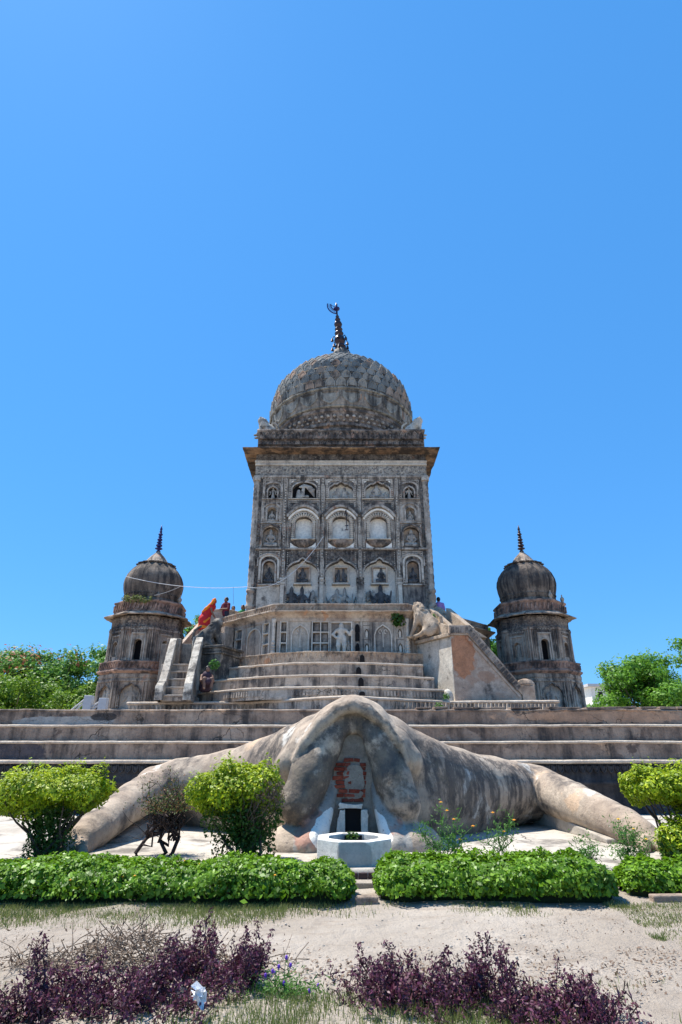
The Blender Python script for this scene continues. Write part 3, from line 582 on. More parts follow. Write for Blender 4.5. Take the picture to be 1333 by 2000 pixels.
plain_strip(TF, e(541), e(547)); lattice(TF, e(548), e(561), 1, 3); plain_strip(TF, e(562.5), e(565.5)); arch_bay(TF, e(566), e(607), 'ogee', 'wall')
lattice(TF, e(610), e(643), 2, 3)
mb = MB(TF); mb.box(e(645), e(689), .06, .14, ZW0, ZW1-.16); fp = mb.build('figure_panel', M['wall_dark'], terrace)
mb = MB(TF)
for a, b in ((645, 647.5), (686, 689)): mb.box(e(a), e(b), -.04, .06, ZW0, ZW1-.16)
mb.box(e(647.5), e(686), -.03, .06, ZW1-.22, ZW1-.16); mb.build('panel_frame', M['wall_pale'], fp, bevel=.006)
plain_strip(TF, e(689.3), e(693.5))
mb = MB(TF); mb.box(e(694), e(703), .05, .14, ZW0, ZW1-.16); sl_ = mb.build('drain_strip', M['wall'], terrace)
for z0, hh in ((ZW1-.62, .36), (ZW0+.55, .42), (ZW0+.05, .42)):
    mb = MB(TF); mb.prism(arch(e(698.5), .085, z0, z0+hh*.6, hh*.4, 'round', 6), .02, .1); mb.build('drain_opening', M['dark'], sl_)
plain_strip(TF, e(703.5), e(709)); niche_col(TF, e(710), e(723.5), [(ZW0, ZW0+.6), (ZW0+.62, ZW0+1.22), (ZW0+1.24, ZW1-.17)])
plain_strip(TF, e(724), e(727)); arch_bay(TF, e(728), e(769), 'ogee', 'wall_dark'); plain_strip(TF, e(769.5), e(774))
niche_col(TF, e(774.5), e(789), [(ZW0, ZW0+.6), (ZW0+.62, ZW0+1.22), (ZW0+1.24, ZW1-.17)]); plain_strip(TF, e(789.5), e(795))
mb = MB(TF); mb.box(-XF+.02, XF-.02, -.03, .13, ZW1-.158, ZW1-.01); mb.build('wall_frieze', M['coping'], terrace)
col_shaft(TF, -XF+.02, .075); col_shaft(TF, XF-.06, .075)
# left slanting wall (local x runs 0 at the far-left end .. dl at the front corner, shifted by dl/2)
q = lambda t: -dl/2+dl*t
lattice(TLft, q(.085), q(.255), 2, 3); plain_strip(TLft, q(.0), q(.075)); plain_strip(TLft, q(.44), q(.48)); lattice(TLft, q(.49), q(.66), 2, 3)
plain_strip(TLft, q(.665), q(.70)); arch_bay(TLft, q(.705), q(.885), 'round', 'wall'); lattice(TLft, q(.895), q(.965), 1, 3); plain_strip(TLft, q(.97), q(1.0))
mb = MB(TLft); mb.box(q(.26), q(.435), .08, .14, ZW0, ZW1-.16); fpl = mb.build('figure_panel', M['wall'], terrace)
mb = MB(TLft); mb.box(q(0), q(1), -.03, .13, ZW1-.158, ZW1-.01); mb.build('wall_frieze', M['coping'], terrace)
mb = MB(TRgt); mb.box(-dl/2, dl/2, -.03, .13, ZPL, ZW1-.01); mb.build('side_wall', M['wall'], terrace)
mb = MB(); mb.box(XD-.1, XD+.02, YD, 36, ZPL, ZW1-.01); mb.build('side_wall', M['wall'], terrace)
# ---------------------------------------------------------------- relief figures (one unit tall), shared by the panels and niches
def fig_seated(G):
    f = ell(G, (0, 0, .82), (.115, .12, .145)); f = smin(f, cap(G, (0, 0, .93), (0, 0, 1.0), .075, .03), .04)
    f = smin(f, cap(G, (0, .02, .62), (0, .02, .34), .16, .14), .06); f = smin(f, cap(G, (-.17, 0, .6), (.17, 0, .6), .085), .06)
    for s in (-1, 1):
        f = smin(f, chain(G, [(s*.2, 0, .6), (s*.29, -.05, .42), (s*.14, -.15, .3)], [.065, .055, .05]), .03)
        f = smin(f, chain(G, [(s*.1, 0, .2), (s*.36, -.08, .14), (s*.02, -.18, .1)], [.12, .09, .06]), .04)
    return smin(f, ell(G, (0, 0, .05), (.4, .2, .07)), .03)
def fig_standing(G):
    f = ell(G, (0, 0, .89), (.07, .075, .09)); f = smin(f, cap(G, (0, 0, .955), (0, 0, 1.0), .045, .02), .03)
    f = smin(f, cap(G, (0, 0, .74), (0, 0, .52), .105, .085), .05); f = smin(f, cap(G, (-.11, 0, .74), (.11, 0, .74), .06), .05)
    for s in (-1, 1):
        f = smin(f, chain(G, [(s*.14, 0, .74), (s*.24, -.02, .6), (s*(.15 if s < 0 else .3), -.07, .5 if s < 0 else .74)], [.045, .04, .035]), .02)
        f = smin(f, chain(G, [(s*.06, 0, .5), (s*.085, -.02, .26), (s*.08, 0, .03)], [.085, .06, .045]), .03); f = smin(f, cap(G, (s*.08, 0, .02), (s*.1, -.08, .02), .04, .03), .02)
    return f
def fig_dance(G):
    f = ell(G, (0, 0, .86), (.09, .09, .11)); f = smin(f, cap(G, (0, 0, .93), (0, 0, 1.0), .06, .02), .03)
    f = smin(f, cap(G, (0, 0, .68), (0, 0, .40), .12, .10), .05); f = smin(f, cap(G, (-.13, 0, .68), (.13, 0, .68), .065), .05); f = smin(f, cap(G, (0, 0, .4), (0, 0, .05), .13, .2), .06)
    for s in (-1, 1):
        f = smin(f, chain(G, [(s*.17, 0, .68), (s*.33, -.03, .52), (s*.4, -.06, .78)], [.05, .045, .035]), .02)
        f = smin(f, chain(G, [(s*.15, 0, .6), (s*.27, -.05, .4), (s*.38, -.05, .3)], [.045, .04, .035]), .02)
    return f
def fig_pair(G):
    f = None
    for s, k in ((-1, .92), (1, 1.0)):
        c = s*.2
        g = ell(G, (c, 0, .82*k), (.1, .1, .12)); g = smin(g, cap(G, (c, .02, .6*k), (c-s*.03, .02, .3), .13, .13), .06)
        g = smin(g, chain(G, [(c+s*.14, 0, .58), (c+s*.24, -.05, .4), (c+s*.08, -.12, .28)], [.06, .05, .04]), .03)
        g = smin(g, chain(G, [(c, 0, .18), (c+s*.2, -.1, .14), (c+s*.1, -.12, .02)], [.11, .09, .05]), .04); f = g if f is None else np.minimum(f, g)
    return smin(f, ell(G, (0, 0, .03), (.45, .18, .06)), .03)
def fig_tangle(G):
    f = ell(G, (-.3, 0, .45), (.1, .1, .13)); f = smin(f, cap(G, (-.3, 0, .3), (-.3, 0, .05), .12, .14), .05); f = smin(f, cap(G, (-.05, -.05, .75), (-.1, -.05, .1), .08, .1), .04)
    f = np.minimum(f, ell(G, (.1, -.02, .12), (.14, .12, .1)))
    for i in range(5): f = np.minimum(f, chain(G, [(-.25+.05*i, -.06, .72+.04*i), (.1+.05*i, -.1, .72-.0*i), (.3+.04*i, -.08, .42+.03*i-.05*(i % 2)), (.5, -.02, .12+.12*i)], [.05, .06, .055, .04], .02))
    return f
FIG = {}
for k, fn, h in (('seated', fig_seated, .03), ('standing', fig_standing, .022), ('dance', fig_dance, .028), ('pair', fig_pair, .03), ('tangle', fig_tangle, .028)):
    V, F = sdf_mesh(fn, (-.6, -.26, -.06), (.66, .24, 1.06), h)
    for mk in ('relief', 'relief_dark', 'wall', 'wall_pale'): FIG[k, mk] = np_mesh('relief_figure', V, F, M[mk], True)
def figure(kind, T, x, z, h, parent, mat='relief', sx=1.0, y=0.0, dy=.7, name='relief_figure'):
    return inst(name, FIG[kind, mat], parent, T @ Matrix.Translation((x, y, z)) @ Matrix.Diagonal((h*sx, h*dy, h, 1)))
figure('standing', TF, e(667), ZW0+.02, HW*.86, fp, 'wall_pale', 1.15, .02, 1.2); figure('standing', TF, e(681), ZW0+.02, HW*.35, fp, 'wall', 1.0, .05, .8)
figure('standing', TLft, q(.35), ZW0+.05, HW*.82, fpl, 'wall', .8, .04, .8)
# ================================================================ TOWER
YT, HT = 27.9, 4.65; CT = (0, YT+HT)
tower = thing('temple_tower', 'tall square temple tower covered in carved niches under a big scaled dome', 'temple', (0, YT+HT, ZC1-.45))
TT = Matrix.Translation((0, YT, 0))
def zf(zy): return P(666, 860+zy/3.2512, YT).z
ZT0 = ZC1-.5; ZTOP = zf(88)
b = MB(); b.box(-HT+.02, HT-.02, YT+.34, YT+2*HT-.02, ZT0, ZTOP); body = b.build('tower_wall', M['white'], tower)
b = MB()
for s in (-1, 1): b.box(s*HT-.012 if s > 0 else -HT, s*HT if s > 0 else -HT+.012, YT+.3, YT+2*HT, ZT0, ZTOP)
b.build('side_wall', M['frame'], tower)
# top bands
def band(name, za, zb, y0, mat, x=HT, mats=None):
    mb = MB(TT); mb.box(-x, x, y0, .36, zb, za); return mb.build(name, M[mat], tower, bevel=.008)
fr = band('scroll_frieze', zf(90), zf(131), -.02, 'tower'); band('moulding', zf(131.5), zf(140), -.07, 'tower_plain', HT+.05); band('plain_band', zf(140.5), zf(150), -.03, 'tower_plain'); band('moulding', zf(150.5), zf(160), -.06, 'tower_plain', HT+.03)
fr2 = band('scroll_frieze', zf(160.5), zf(225), .0, 'scroll'); band('moulding', zf(225.5), zf(238), -.07, 'frame', HT+.05)
mb = MB(TT)
for i in range(32):
    x = -HT+.15+i*(2*HT-.3)/31; z = (zf(95)+zf(127))/2; r = (zf(95)-zf(127))/2
    mb.arch_ring([(x+r*.85*math.cos(a), z-.05+r*.85*math.sin(a)) for a in np.linspace(-.6, 3.8, 10)], .05, -.07, 0); mb.sphere((x, -.02, z-.03), (.05, .05, .05), 6, 4)
tag(mb.build('frieze_scrolls', M['tower'], tower), kind='stuff')
mb = MB(TT)
for i in range(24):
    x = -HT+.2+i*(2*HT-.4)/23; z = (zf(165)+zf(220))/2; up = 1 if i % 2 else -1
    mb.arch_ring([(x+.15*math.cos(a)*(1-.1*k), z+up*.15*math.sin(a)*(1-.1*k)) for k, a in enumerate(np.linspace(-.4, 4.6, 9))], .03, -.02, .02)
tag(mb.build('frieze_scrolls', M['tower_plain'], tower), kind='stuff')
mb = MB(TT)
for i in range(60):
    x = -HT+.1+i*(2*HT-.2)/59; mb.box(x-.035, x+.035, -.05, 0, zf(244.5), zf(239))
tag(mb.build('bead_row', M['frame'], tower), kind='stuff')
# bays
SEP = [(2.84, 3.07), (.86, 1.075)]; BIG = [(-2.83, -1.085), (-.85, .85), (1.085, 2.83)]; SIDE = [(-4.22, -3.08), (3.08, 4.22)]
ZR = dict(r1a=zf(240), r1b=zf(371), r2b=zf(690), r3b=ZT0+.3)
def pilaster(x0, x1, z0, z1, name='pilaster'):
    mb = MB(TT); w = x1-x0; mb.box(x0, x1, .02, .36, z0, z1)
    for f0, f1 in ((.04, .3), (.38, .62), (.7, .96)): mb.box(x0+w*f0, x0+w*f1, -.05, .02, z0, z1)
    p = mb.build(name, M['frame'], tower, bevel=.006)
    mb = MB(TT); n = int((z1-z0)/.16)
    for i in range(n): mb.sphere(((x0+x1)/2, -.055, z0+(i+.5)*(z1-z0)/n), (.045, .035, .06), 5, 3)
    tag(mb.build('beads', M['tower_plain'], p), kind='stuff')
for a, b_ in SEP:
    for s in (-1, 1):
        x0, x1 = (a, b_) if s > 0 else (-b_, -a); pilaster(x0, x1, ZR['r2b'], ZR['r1a']); pilaster(x0, x1, zf(872), ZR['r2b']-.02)
for s in (-1, 1):               # twisted corner columns with baluster feet
    mb = MB(TT); z0 = zf(950); z1 = zf(262); n = 90; tw = []
    for i in range(n+1):
        z = z0+(z1-z0)*i/n; pts = []
        for k in range(12):
            a = 2*math.pi*k/12; r = .16+.014*math.cos(4*(a-i*.30)); pts.append((s*(HT-.12)+r*math.cos(a), .02+r*math.sin(a), z))
        mb._p(pts)
    for i in range(n):
        for k in range(12): mb.f.append((i*12+k, i*12+(k+1) % 12, (i+1)*12+(k+1) % 12, (i+1)*12+k))
    c = mb.build('corner_column', M['frame'], tower, smooth=True)
    mb = MB(TT); z0 = ZT0; zz = zf(950)
    mb.lathe([(.24, z0), (.24, z0+.4), (.17, z0+.5), (.24, z0+.62), (.24, z0+.75), (.15, z0+.9), (.22, z0+1.0), (.22, z0+1.1), (.15, z0+1.2), (.19, z0+1.35), (.2, zz-.3), (.15, zz-.2), (.21, zz-.1), (.21, zz)], 14, (s*(HT-.12), .02)); mb.build('column_foot', M['coping'], c, smooth=True)
    mb = MB(TT); mb.box(s*(HT-.12)-.2, s*(HT-.12)+.2, -.18, .3, zf(262), zf(239)); mb.build('column_capital', M['frame'], c, bevel=.02)
    mb = MB(TT); x0, x1 = sorted((s*4.23, s*4.42)); mb.box(x0, x1, .0, .36, ZT0, ZR['r1a']); mb.build('edge_strip', M['tower'], tower, bevel=.01)
    for py, d in ((1046, .9), (1078, 1.6), (1103, 2.6)):   # little brackets seen edge-on on the flanks
        z = P(666, py, YT+d).z; mb = MB(); x = s*HT; mb.box(min(x, x+s*.22), max(x, x+s*.22), YT+d, YT+d+.6, z, z+.28, .05); mb.box(min(x, x+s*.12), max(x, x+s*.12), YT+d+.1, YT+d+.5, z-.25, z); mb.build('wall_bracket', M['frame'], tower)
def hline(z, name='string_course', x0=-HT+.25, x1=HT-.25, h=.09, y=-.09):
    mb = MB(TT); mb.box(x0, x1, y, .36, z-h/2, z+h/2); mb.build(name, M['frame'], tower, bevel=.012)
hline(zf(690)-.005, h=.1, y=-.1)
def beads_along(pts, r, parent, mat='tower_plain', y=-.03, gap=.11):
    mb = MB(TT)
    for (ax, az), (bx, bz) in zip(pts[:-1], pts[1:]):
        L = math.hypot(bx-ax, bz-az); n = max(1, int(L/gap))
        for i in range(n): t = (i+.5)/n; mb.sphere((ax+(bx-ax)*t, y, az+(bz-az)*t), (r, r*.8, r), 5, 3)
    tag(mb.build('beads', M[mat], parent), kind='stuff')
def niche(x0, x1, z0, z1, half, za, zs, rise, kind='cusp', depth=.26, mat='tower', back=None, y=0.0, cus=5):
    xm = (x0+x1)/2; pts = arch(xm, half, za, zs, rise, kind, 18, cus); mb = MB(TT @ Matrix.Translation((0, y, 0))); mb.arch_panel(x0, x1, z0, z1, pts, depth); f = mb.build('niche', M[mat], tower)
    mb = MB(TT @ Matrix.Translation((0, y, 0))); mb.arch_ring(pts, .075, -.05, .02); mb.build('niche_moulding', M['frame'], f)
    for dx in (.0, .09):
        mb = MB(TT @ Matrix.Translation((0, y, 0))); a, b_ = x0+.03+dx, x1-.03-dx; c, d = z0+.02+dx*.2, z1-.03-dx
        if b_-a < 2*half+.12: break
        for q in ((a, a+.045, c, d), (b_-.045, b_, c, d), (a+.046, b_-.046, d-.045, d)): mb.box(q[0], q[1], -.035, .015, q[2], q[3])
        mb.build('niche_frame', M['frame'], f, bevel=.006)
    beads_along([(x0+.1, z0+.05), (x0+.1, z1-.1)], .028, f); beads_along([(x1-.1, z0+.05), (x1-.1, z1-.1)], .028, f)
    if back:
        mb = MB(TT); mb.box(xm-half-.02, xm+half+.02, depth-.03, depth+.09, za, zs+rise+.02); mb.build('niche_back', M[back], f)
    return f
# row one: arched niches with seated figures
for i, (x0, x1) in enumerate(BIG):
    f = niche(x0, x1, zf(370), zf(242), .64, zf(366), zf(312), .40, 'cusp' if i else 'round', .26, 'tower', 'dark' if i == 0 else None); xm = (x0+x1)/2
    for s in (-1, 1):
        mb = MB(TT); mb.prism([(xm+s*.84, zf(246)), (xm+s*.40, zf(246)), (xm+s*.84, zf(282))], -.012, .05); mb.build('spandrel', M['white'], f)
    if i == 0: figure('tangle', TT, xm, zf(366), .92, f, 'relief', 1.15, .1, .9)
    elif i == 1: figure('pair', TT, xm, zf(366), .74, f, 'relief', 1.25, .16, .7)
    else: figure('seated', TT, xm-.05, zf(366), .86, f, 'relief', 1.0, .14, .7); figure('seated', TT, xm+.42, zf(366), .4, f, 'relief', 1.0, .14, .7)
    mb = MB(TT); mb.box(x0+.02, x1-.02, -.08, .1, zf(376), zf(370.5)); mb.build('sill', M['tower_plain'], f, bevel=.015)
for i, (x0, x1) in enumerate(SIDE):
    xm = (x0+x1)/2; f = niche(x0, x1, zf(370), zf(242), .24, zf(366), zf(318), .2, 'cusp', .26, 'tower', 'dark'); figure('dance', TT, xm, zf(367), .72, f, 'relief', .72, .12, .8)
    mb = MB(TT); mb.arch_ring(arch(xm, .42, zf(345), zf(300), .26, 'round', 12), .1, -.06, .0); mb.build('outer_arch', M['frame'], f)
    hline(zf(374), 'sill', x0, x1, .07, -.07)
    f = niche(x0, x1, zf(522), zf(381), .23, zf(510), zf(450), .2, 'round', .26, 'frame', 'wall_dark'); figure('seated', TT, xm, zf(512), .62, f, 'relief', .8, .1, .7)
    mb = MB(TT); mb.arch_ring(arch(xm, .40, zf(500), zf(430), .22, 'seg', 12), .09, -.06, .0); mb.build('outer_arch', M['frame'], f); hline(zf(526), 'sill', x0, x1, .06, -.06)
    f = niche(x0, x1, zf(686), zf(532), .41, zf(672), zf(590), .34, 'round', .28, 'tower', 'coping'); figure('seated', TT, xm, zf(676), 1.0, f, 'relief', .82, .12, .7)
    mb = MB(TT); mb.arch_ring(arch(xm, .47, zf(640), zf(588), .42, 'ogee', 12), .07, -.12, .0); mb.build('hood', M['parapet'], f)
    mb = MB(TT); mb.box(xm-.44, xm+.44, -.05, .12, zf(686), zf(676)); mb.build('sill', M['eave'], f, bevel=.015)
    f = niche(x0, x1, zf(912), zf(700), .30, zf(905), zf(800), .28, 'round', .28, 'tower', 'coping'); figure('seated', TT, xm, zf(903), .82, f, 'relief_dark', .72, .1, .7)
    mb = MB(TT); mb.arch_ring(arch(xm, .42, zf(880), zf(775), .32, 'round', 12), .1, -.05, .0); mb.build('outer_arch', M['tower_plain'], f)
    mb = MB(TT); mb.arch_ring(arch(xm, .54, zf(800), zf(750), .2, 'seg', 12), .07, -.08, .0); mb.build('hood', M['frame'], f)
    mb = MB(TT); mb.box(x0-.02, x1+.1 if i else x1, .06, .36, ZT0, zf(922)); mb.build('plain_panel', M['stair_white' if i == 0 else 'wall_dark'], tower, bevel=.01); hline(zf(917), 'sill', x0, x1, .07, -.05)
# row two: three windows under segmental hoods
for i, (x0, x1) in enumerate(BIG):
    xm = (x0+x1)/2; zs, zb = zf(520), zf(632)
    f = niche(x0, x1, zf(686), zf(378), .435, zb, zs, .30, 'round', .34, 'tower'); f.name = 'window' if i == 0 else 'window.%03d' % i
    mb = MB(TT); mb.box(xm-.45, xm+.45, .30, .4, zb-.02, zf(480)); mb.build('window_panel', M['white'], f)
    mb = MB(TT)
    for k in range(15):
        a = math.pi*k/14; mb.T = TT @ Matrix.Translation((xm+.56*math.cos(a), -.05, zs+.42*math.sin(a))) @ Matrix.Rotation(math.pi/2-a, 4, 'Y'); mb.sphere((0, 0, 0), (.05, .06, .11), 6, 4)
    mb.T = TT
    for s in (-1, 1):
        for k in range(9): mb.sphere((xm+s*.56, -.04, zb+.07+k*(zs-zb)/9), (.09, .06, .055), 6, 4)
    tag(mb.build('petal_border', M['tower_plain'], f), kind='stuff')
    mb = MB(TT); mb.arch_ring(arch(xm, .66, zb, zs, .52, 'round', 16), .06, -.06, .0); mb.build('window_moulding', M['frame'], f)
    for k, (hw, zz, rs, th, pr, mt) in enumerate(((.70, 498, .44, .10, -.12, 'white'), (.76, 486, .50, .12, -.22, 'frame'), (.80, 470, .52, .16, -.15, 'parapet'))):
        mb = MB(TT); mb.arch_ring(arch(xm, hw, zf(zz+8), zf(zz), rs, 'seg', 14), th, pr, .0); mb.build('hood_arch', M[mt], f)
    mb = MB(TT); mb.box(xm-.62, xm+.62, -.28, .1, zf(640), zf(634)); mb.build('window_sill', M['tower_plain'], f, bevel=.015)
    mb = MB(TT); n = 14; b0 = None
    for r_, t in ((1, 0), (.93, .35), (.75, .65), (.45, .88), (.08, 1)):
        bb = mb._p([(xm-.62*r_*math.cos(math.pi*k/n), -.27*r_*math.sin(math.pi*k/n), zf(641)+(zf(683)-zf(641))*t) for k in range(n+1)])
        if b0 is not None:
            for k in range(n): mb.f.append((b0+k, b0+k+1, bb+k+1, bb+k))
        b0 = bb
    mb.build('sill_bracket', M['parapet'], f, smooth=True)
    for s in (-1, 1):
        mb = MB(TT); mb.prism([(xm+s*.66, zf(650)), (xm+s*.66, zf(684)), (xm+s*.2, zf(684)), (xm+s*.46, zf(670))][::s], -.02, .03); mb.build('spandrel', M['white'], f)
    if i == 1:
        mb = MB(TT); x = xm+.30; mb.tube([(x, -.1, zf(575)), (x-.04, -.1, zf(440))], .02, 6); mb.sphere((x-.04, -.1, zf(458)), (.05, .05, .12)); mb.box(x-.09, x+.09, -.12, -.08, zf(548), zf(544)); mb.box(x-.09, x+.09, -.12, -.08, zf(574), zf(570)); mb.build('hanging_lamp_rod', M['metal'], f)
# row three: cusped arches over icons
for i, (x0, x1) in enumerate(BIG):
    xm = (x0+x1)/2; z0 = ZT0+.35
    f = niche(x0+.0, x1-.0, z0, zf(696), .80, z0, zf(830), .62, 'cusp', .30, 'tower', None, 0, 9)
    z1, z2 = zf(905), zf(797); mb = MB(TT)
    for q in ((-.40, -.32, z1, z2), (.32, .40, z1, z2), (-.32, .32, z2-.07, z2), (-.32, .32, z1, z1+.06)): mb.box(xm+q[0], xm+q[1], .1, .34, q[2], q[3])
    ic = mb.build('icon_frame', M['coping'], f, bevel=.008)
    mb = MB(TT); mb.box(xm-.32, xm+.32, .27, .33, z1+.06, z2-.07); mb.build('icon_back', M['coping' if i < 2 else 'white'], ic)
    mb = MB(TT); mb.box(xm-.46, xm+.46, .0, .34, z1-.07, z1); mb.build('icon_ledge', M['tower_plain'], ic, bevel=.01)
    figure(('seated', 'pair', 'seated')[i], TT, xm+(.08 if i == 2 else 0), z1+.06, .80, ic, 'relief_dark', .75, .2, .6)
    zb = z0+.05; hh = zf(925)-zb
    if i == 0:
        for dx, k, s in ((-.52, 'standing', 1), (0, 'dance', 1.02), (.55, 'standing', .9)): figure(k, TT, xm+dx, zb, hh*s, f, 'relief_dark' if dx <= 0 else 'relief', .62 if k == 'dance' else .85, .16, .6)
    elif i == 1:
        figure('standing', TT, xm-.2, zb, hh*.95, f, 'relief', .95, .2, .6); figure('dance', TT, xm+.18, zb, hh*.98, f, 'relief', .6, .16, .6)
        for s in (-1, 1): mb = MB(TT); mb.tube([(xm+s*.75, .2, zb+hh*.7), (xm+s*.45, .15, zb+hh*.15), (xm+s*.2, .2, zb+hh*.3)], [.03, .05, .05]); mb.build('carved_limb', M['relief'], f, True)
    else:
        figure('dance', TT, xm+.02, zb, hh*1.08, f, 'relief_dark', .72, .14, .8)
        for dx, a in ((-.58, .5), (.52, -.6), (-.5, -.1)):
            figure('tangle', TT @ Matrix.Translation((xm+dx, .22, zb+hh*(.75 if a > 0 else .6))) @ Matrix.Rotation(a*2, 4, 'Y'), 0, 0, .42, f, 'relief', 1, 0, .6)
for s in (-1, 1):                # short columns between the arches
    for x in (s*.965, s*2.955):
        w = .2 if abs(x) < 2 else .14; mb = MB(TT); z0, z1 = ZT0+.3, zf(872); mb.box(x-w, x+w, -.05, .36, z1-.12, z1); mb.box(x-w*.8, x+w*.8, -.02, .36, z1-.2, z1-.13); mb.box(x-w, x+w, -.05, .36, z1-.34, z1-.22); mb.box(x-w*.75, x+w*.75, -.03, .36, z0+.3, z1-.35); mb.box(x-w, x+w, -.06, .36, z0, z0+.28)
        mb.build('short_column', M['tower_plain' if s < 0 or abs(x) > 2 else 'frame'], tower, bevel=.015)
# ---------------------------------------------------------------- eave and parapet
ZE = P(666, 874, YT-.68).z; EO = .68
sq = lambda r: [(CT[0]-HT-r, CT[1]-HT-r), (CT[0]+HT+r, CT[1]-HT-r), (CT[0]+HT+r, CT[1]+HT+r), (CT[0]-HT-r, CT[1]+HT+r)]
ev = sweep('eave', sq(0), [(-.1, ZTOP-.03), (.1, ZTOP-.02), (.12, ZTOP+.03), (EO-.02, ZE-.03), (EO, ZE-.02), (EO, ZE+.035), (.0, ZTOP+.42), (-.3, ZTOP+.45)], M['eave'], tower, True, .2, .014)
mb = MB()
for s in (-1, 1):
    for i in range(12):
        y = YT+.2+i*.85; x = s*(HT+.1); mb.hexa([(x, y, ZTOP-.06), (x+s*.45, y, ZE-.07), (x+s*.45, y+.1, ZE-.07), (x, y+.1, ZTOP-.06), (x, y, ZTOP+.02), (x+s*.45, y, ZE+.0), (x+s*.45, y+.1, ZE+.0), (x, y+.1, ZTOP+.02)])
mb.build('eave_brackets', M['eave'], ev)
ZP0, ZP1 = ZTOP+.3, P(666, 838.5, YT).z
pp = sweep('parapet', sq(-.02), [(.0, ZP0-.2), (.0, ZP0+.12), (.0, ZP1-.16), (.06, ZP1-.14), (.07, ZP1-.02), (.0, ZP1), (-.35, ZP1), (-.36, ZP0)], M['parapet'], tower, True, .25, .01)
pm2 = petal_mesh('parapet_petal', M['petal'], .34, .55, .12)
for i in range(27):
    x = -HT+.2+i*(2*HT-.4)/26; inst('parapet_petal', pm2, pp, Matrix.Translation((x, YT+.015, ZP1-.72)))
pm3 = petal_mesh('parapet_petal', M['petal'], .30, .30, .10)
for i in range(27):
    x = -HT+.2+i*(2*HT-.4)/26; inst('parapet_petal', pm3, pp, Matrix.Translation((x, YT+.015, ZP1-1.04)))
b = MB(); b.box(-HT+.3, HT-.3, YT+.3, YT+2*HT-.3, ZTOP-.1, ZP0+.1); b.build('roof_slab', M['dome'], tower)
# ---------------------------------------------------------------- dome
DC = CT; zR1 = 21.15; zR0 = 20.05
prof = [(4.05, ZP0), (4.05, 18.9), (4.2, 18.95), (4.2, 19.1), (4.12, 19.2), (4.3, 19.75), (4.36, 19.8), (4.36, 20.0), (4.3, zR0)]
dome_drum = MB(); dome_drum.lathe(prof, 72, DC); drum = dome_drum.build('dome_drum', M['parapet'], tower)
mb = MB()
for k in range(72):
    for z, r, R in ((19.5, 4.28, .1), (19.28, 4.20, .08)):
        a = 2*math.pi*(k+.5*(z < 19.4))/72; mb.sphere((DC[0]+r*math.cos(a), DC[1]+r*math.sin(a), z), (R*1.1, R*1.1, R*.9), 5, 4)
tag(mb.build('bead_row', M['frame'], drum), kind='stuff')
DP = [(4.36, zR0), (4.46, 20.15), (4.50, 20.4), (4.56, 21.0), (4.58, zR1), (4.58, zR1+.12), (4.59, 21.54), (4.54, 22.15), (4.38, 22.85), (4.08, 23.53), (3.66, 24.14), (3.14, 24.66), (2.56, 25.13), (1.96, 25.52), (1.46, 25.80), (1.08, 26.10), (.82, 26.5), (.65, 26.95), (.52, 27.4)]
mb = MB(); mb.lathe(DP, 96, DC); dome = mb.build('dome', M['dome'], tower, smooth=True)
def dring(z, r, th, name):
    mb = MB(); mb.lathe([(r, z-th), (r+th*.7, z-th*.6), (r+th, z), (r+th*.7, z+th*.6), (r, z+th)], 96, DC); mb.build(name, M['band'], dome, smooth=True)
dring(zR1+.06, 4.60, .085, 'dome_ring'); dring(zR0+.05, 4.42, .07, 'dome_ring')
arcL = [0]; 
for (r0, z0), (r1, z1) in zip(DP[:-1], DP[1:]): arcL.append(arcL[-1]+math.hypot(r1-r0, z1-z0))
def dome_at(s):
    for i in range(len(DP)-1):
        if s <= arcL[i+1] or i == len(DP)-2:
            t = (s-arcL[i])/(arcL[i+1]-arcL[i]); r = DP[i][0]+(DP[i+1][0]-DP[i][0])*t; z = DP[i][1]+(DP[i+1][1]-DP[i][1])*t
            return r, z, math.atan2(DP[i+1][1]-DP[i][1], DP[i+1][0]-DP[i][0])
def dome_M(a, s, w, h):
    r, z, sl = dome_at(s); n = Vector((math.cos(a), math.sin(a), 0)); X = Vector((-n.y, n.x, 0)); U = Vector((math.cos(sl)*n.x, math.cos(sl)*n.y, math.sin(sl))); N = X.cross(U); p = Vector((DC[0], DC[1], 0))+n*r+Vector((0, 0, z))
    return Matrix(((X.x*w, -N.x, U.x*h, p.x), (X.y*w, -N.y, U.y*h, p.y), (X.z*w, -N.z, U.z*h, p.z), (0, 0, 0, 1)))
sc_me = petal_mesh('dome_scale', M['scale'], .96, 1, .05, True, .075); ban = petal_mesh('dome_petal', M['band'], 1, 1, .06, up=False)
s0 = arcL[0]+.30
for k in range(22):
    a = 2*math.pi*(k+.5)/22-math.pi/2
    if math.sin(a) < .35: inst('band_petal', ban, dome, dome_M(a, s0+.72, 1.14, .82))
# scale rows grow smaller towards the top; near rows are parts, the rest one mass
rows = []; s = arcL[5]-.02; rowh = .66
while s < arcL[-2]-.15:
    r, z, sl = dome_at(s); rows.append((s, rowh)); s += rowh*.84; rowh = max(.26, rowh*.955)
inside = []; cnt = 0; restV, restF = [], []
for j, (s, rh) in enumerate(rows):
    r, z, sl = dome_at(s); n = max(12, int(46-1.1*j)); n = 46 if r > 3.4 else (36 if r > 2.2 else (24 if r > 1.2 else 14))
    for k in range(n):
        a = 2*math.pi*(k+.5*(j % 2))/n-math.pi/2; w = 2*math.pi*r/n*1.0; Mx = dome_M(a, s, w, rh*1.10)
        front = math.sin(a) < .12 and r > 1.15
        if front and cnt < 292: inst('dome_scale', sc_me, dome, Mx); cnt += 1
        else:
            b0 = len(restV); restV += [tuple(Mx @ v.co) for v in sc_me.vertices]; restF += [tuple(b0+i for i in p.vertices) for p in sc_me.polygons]
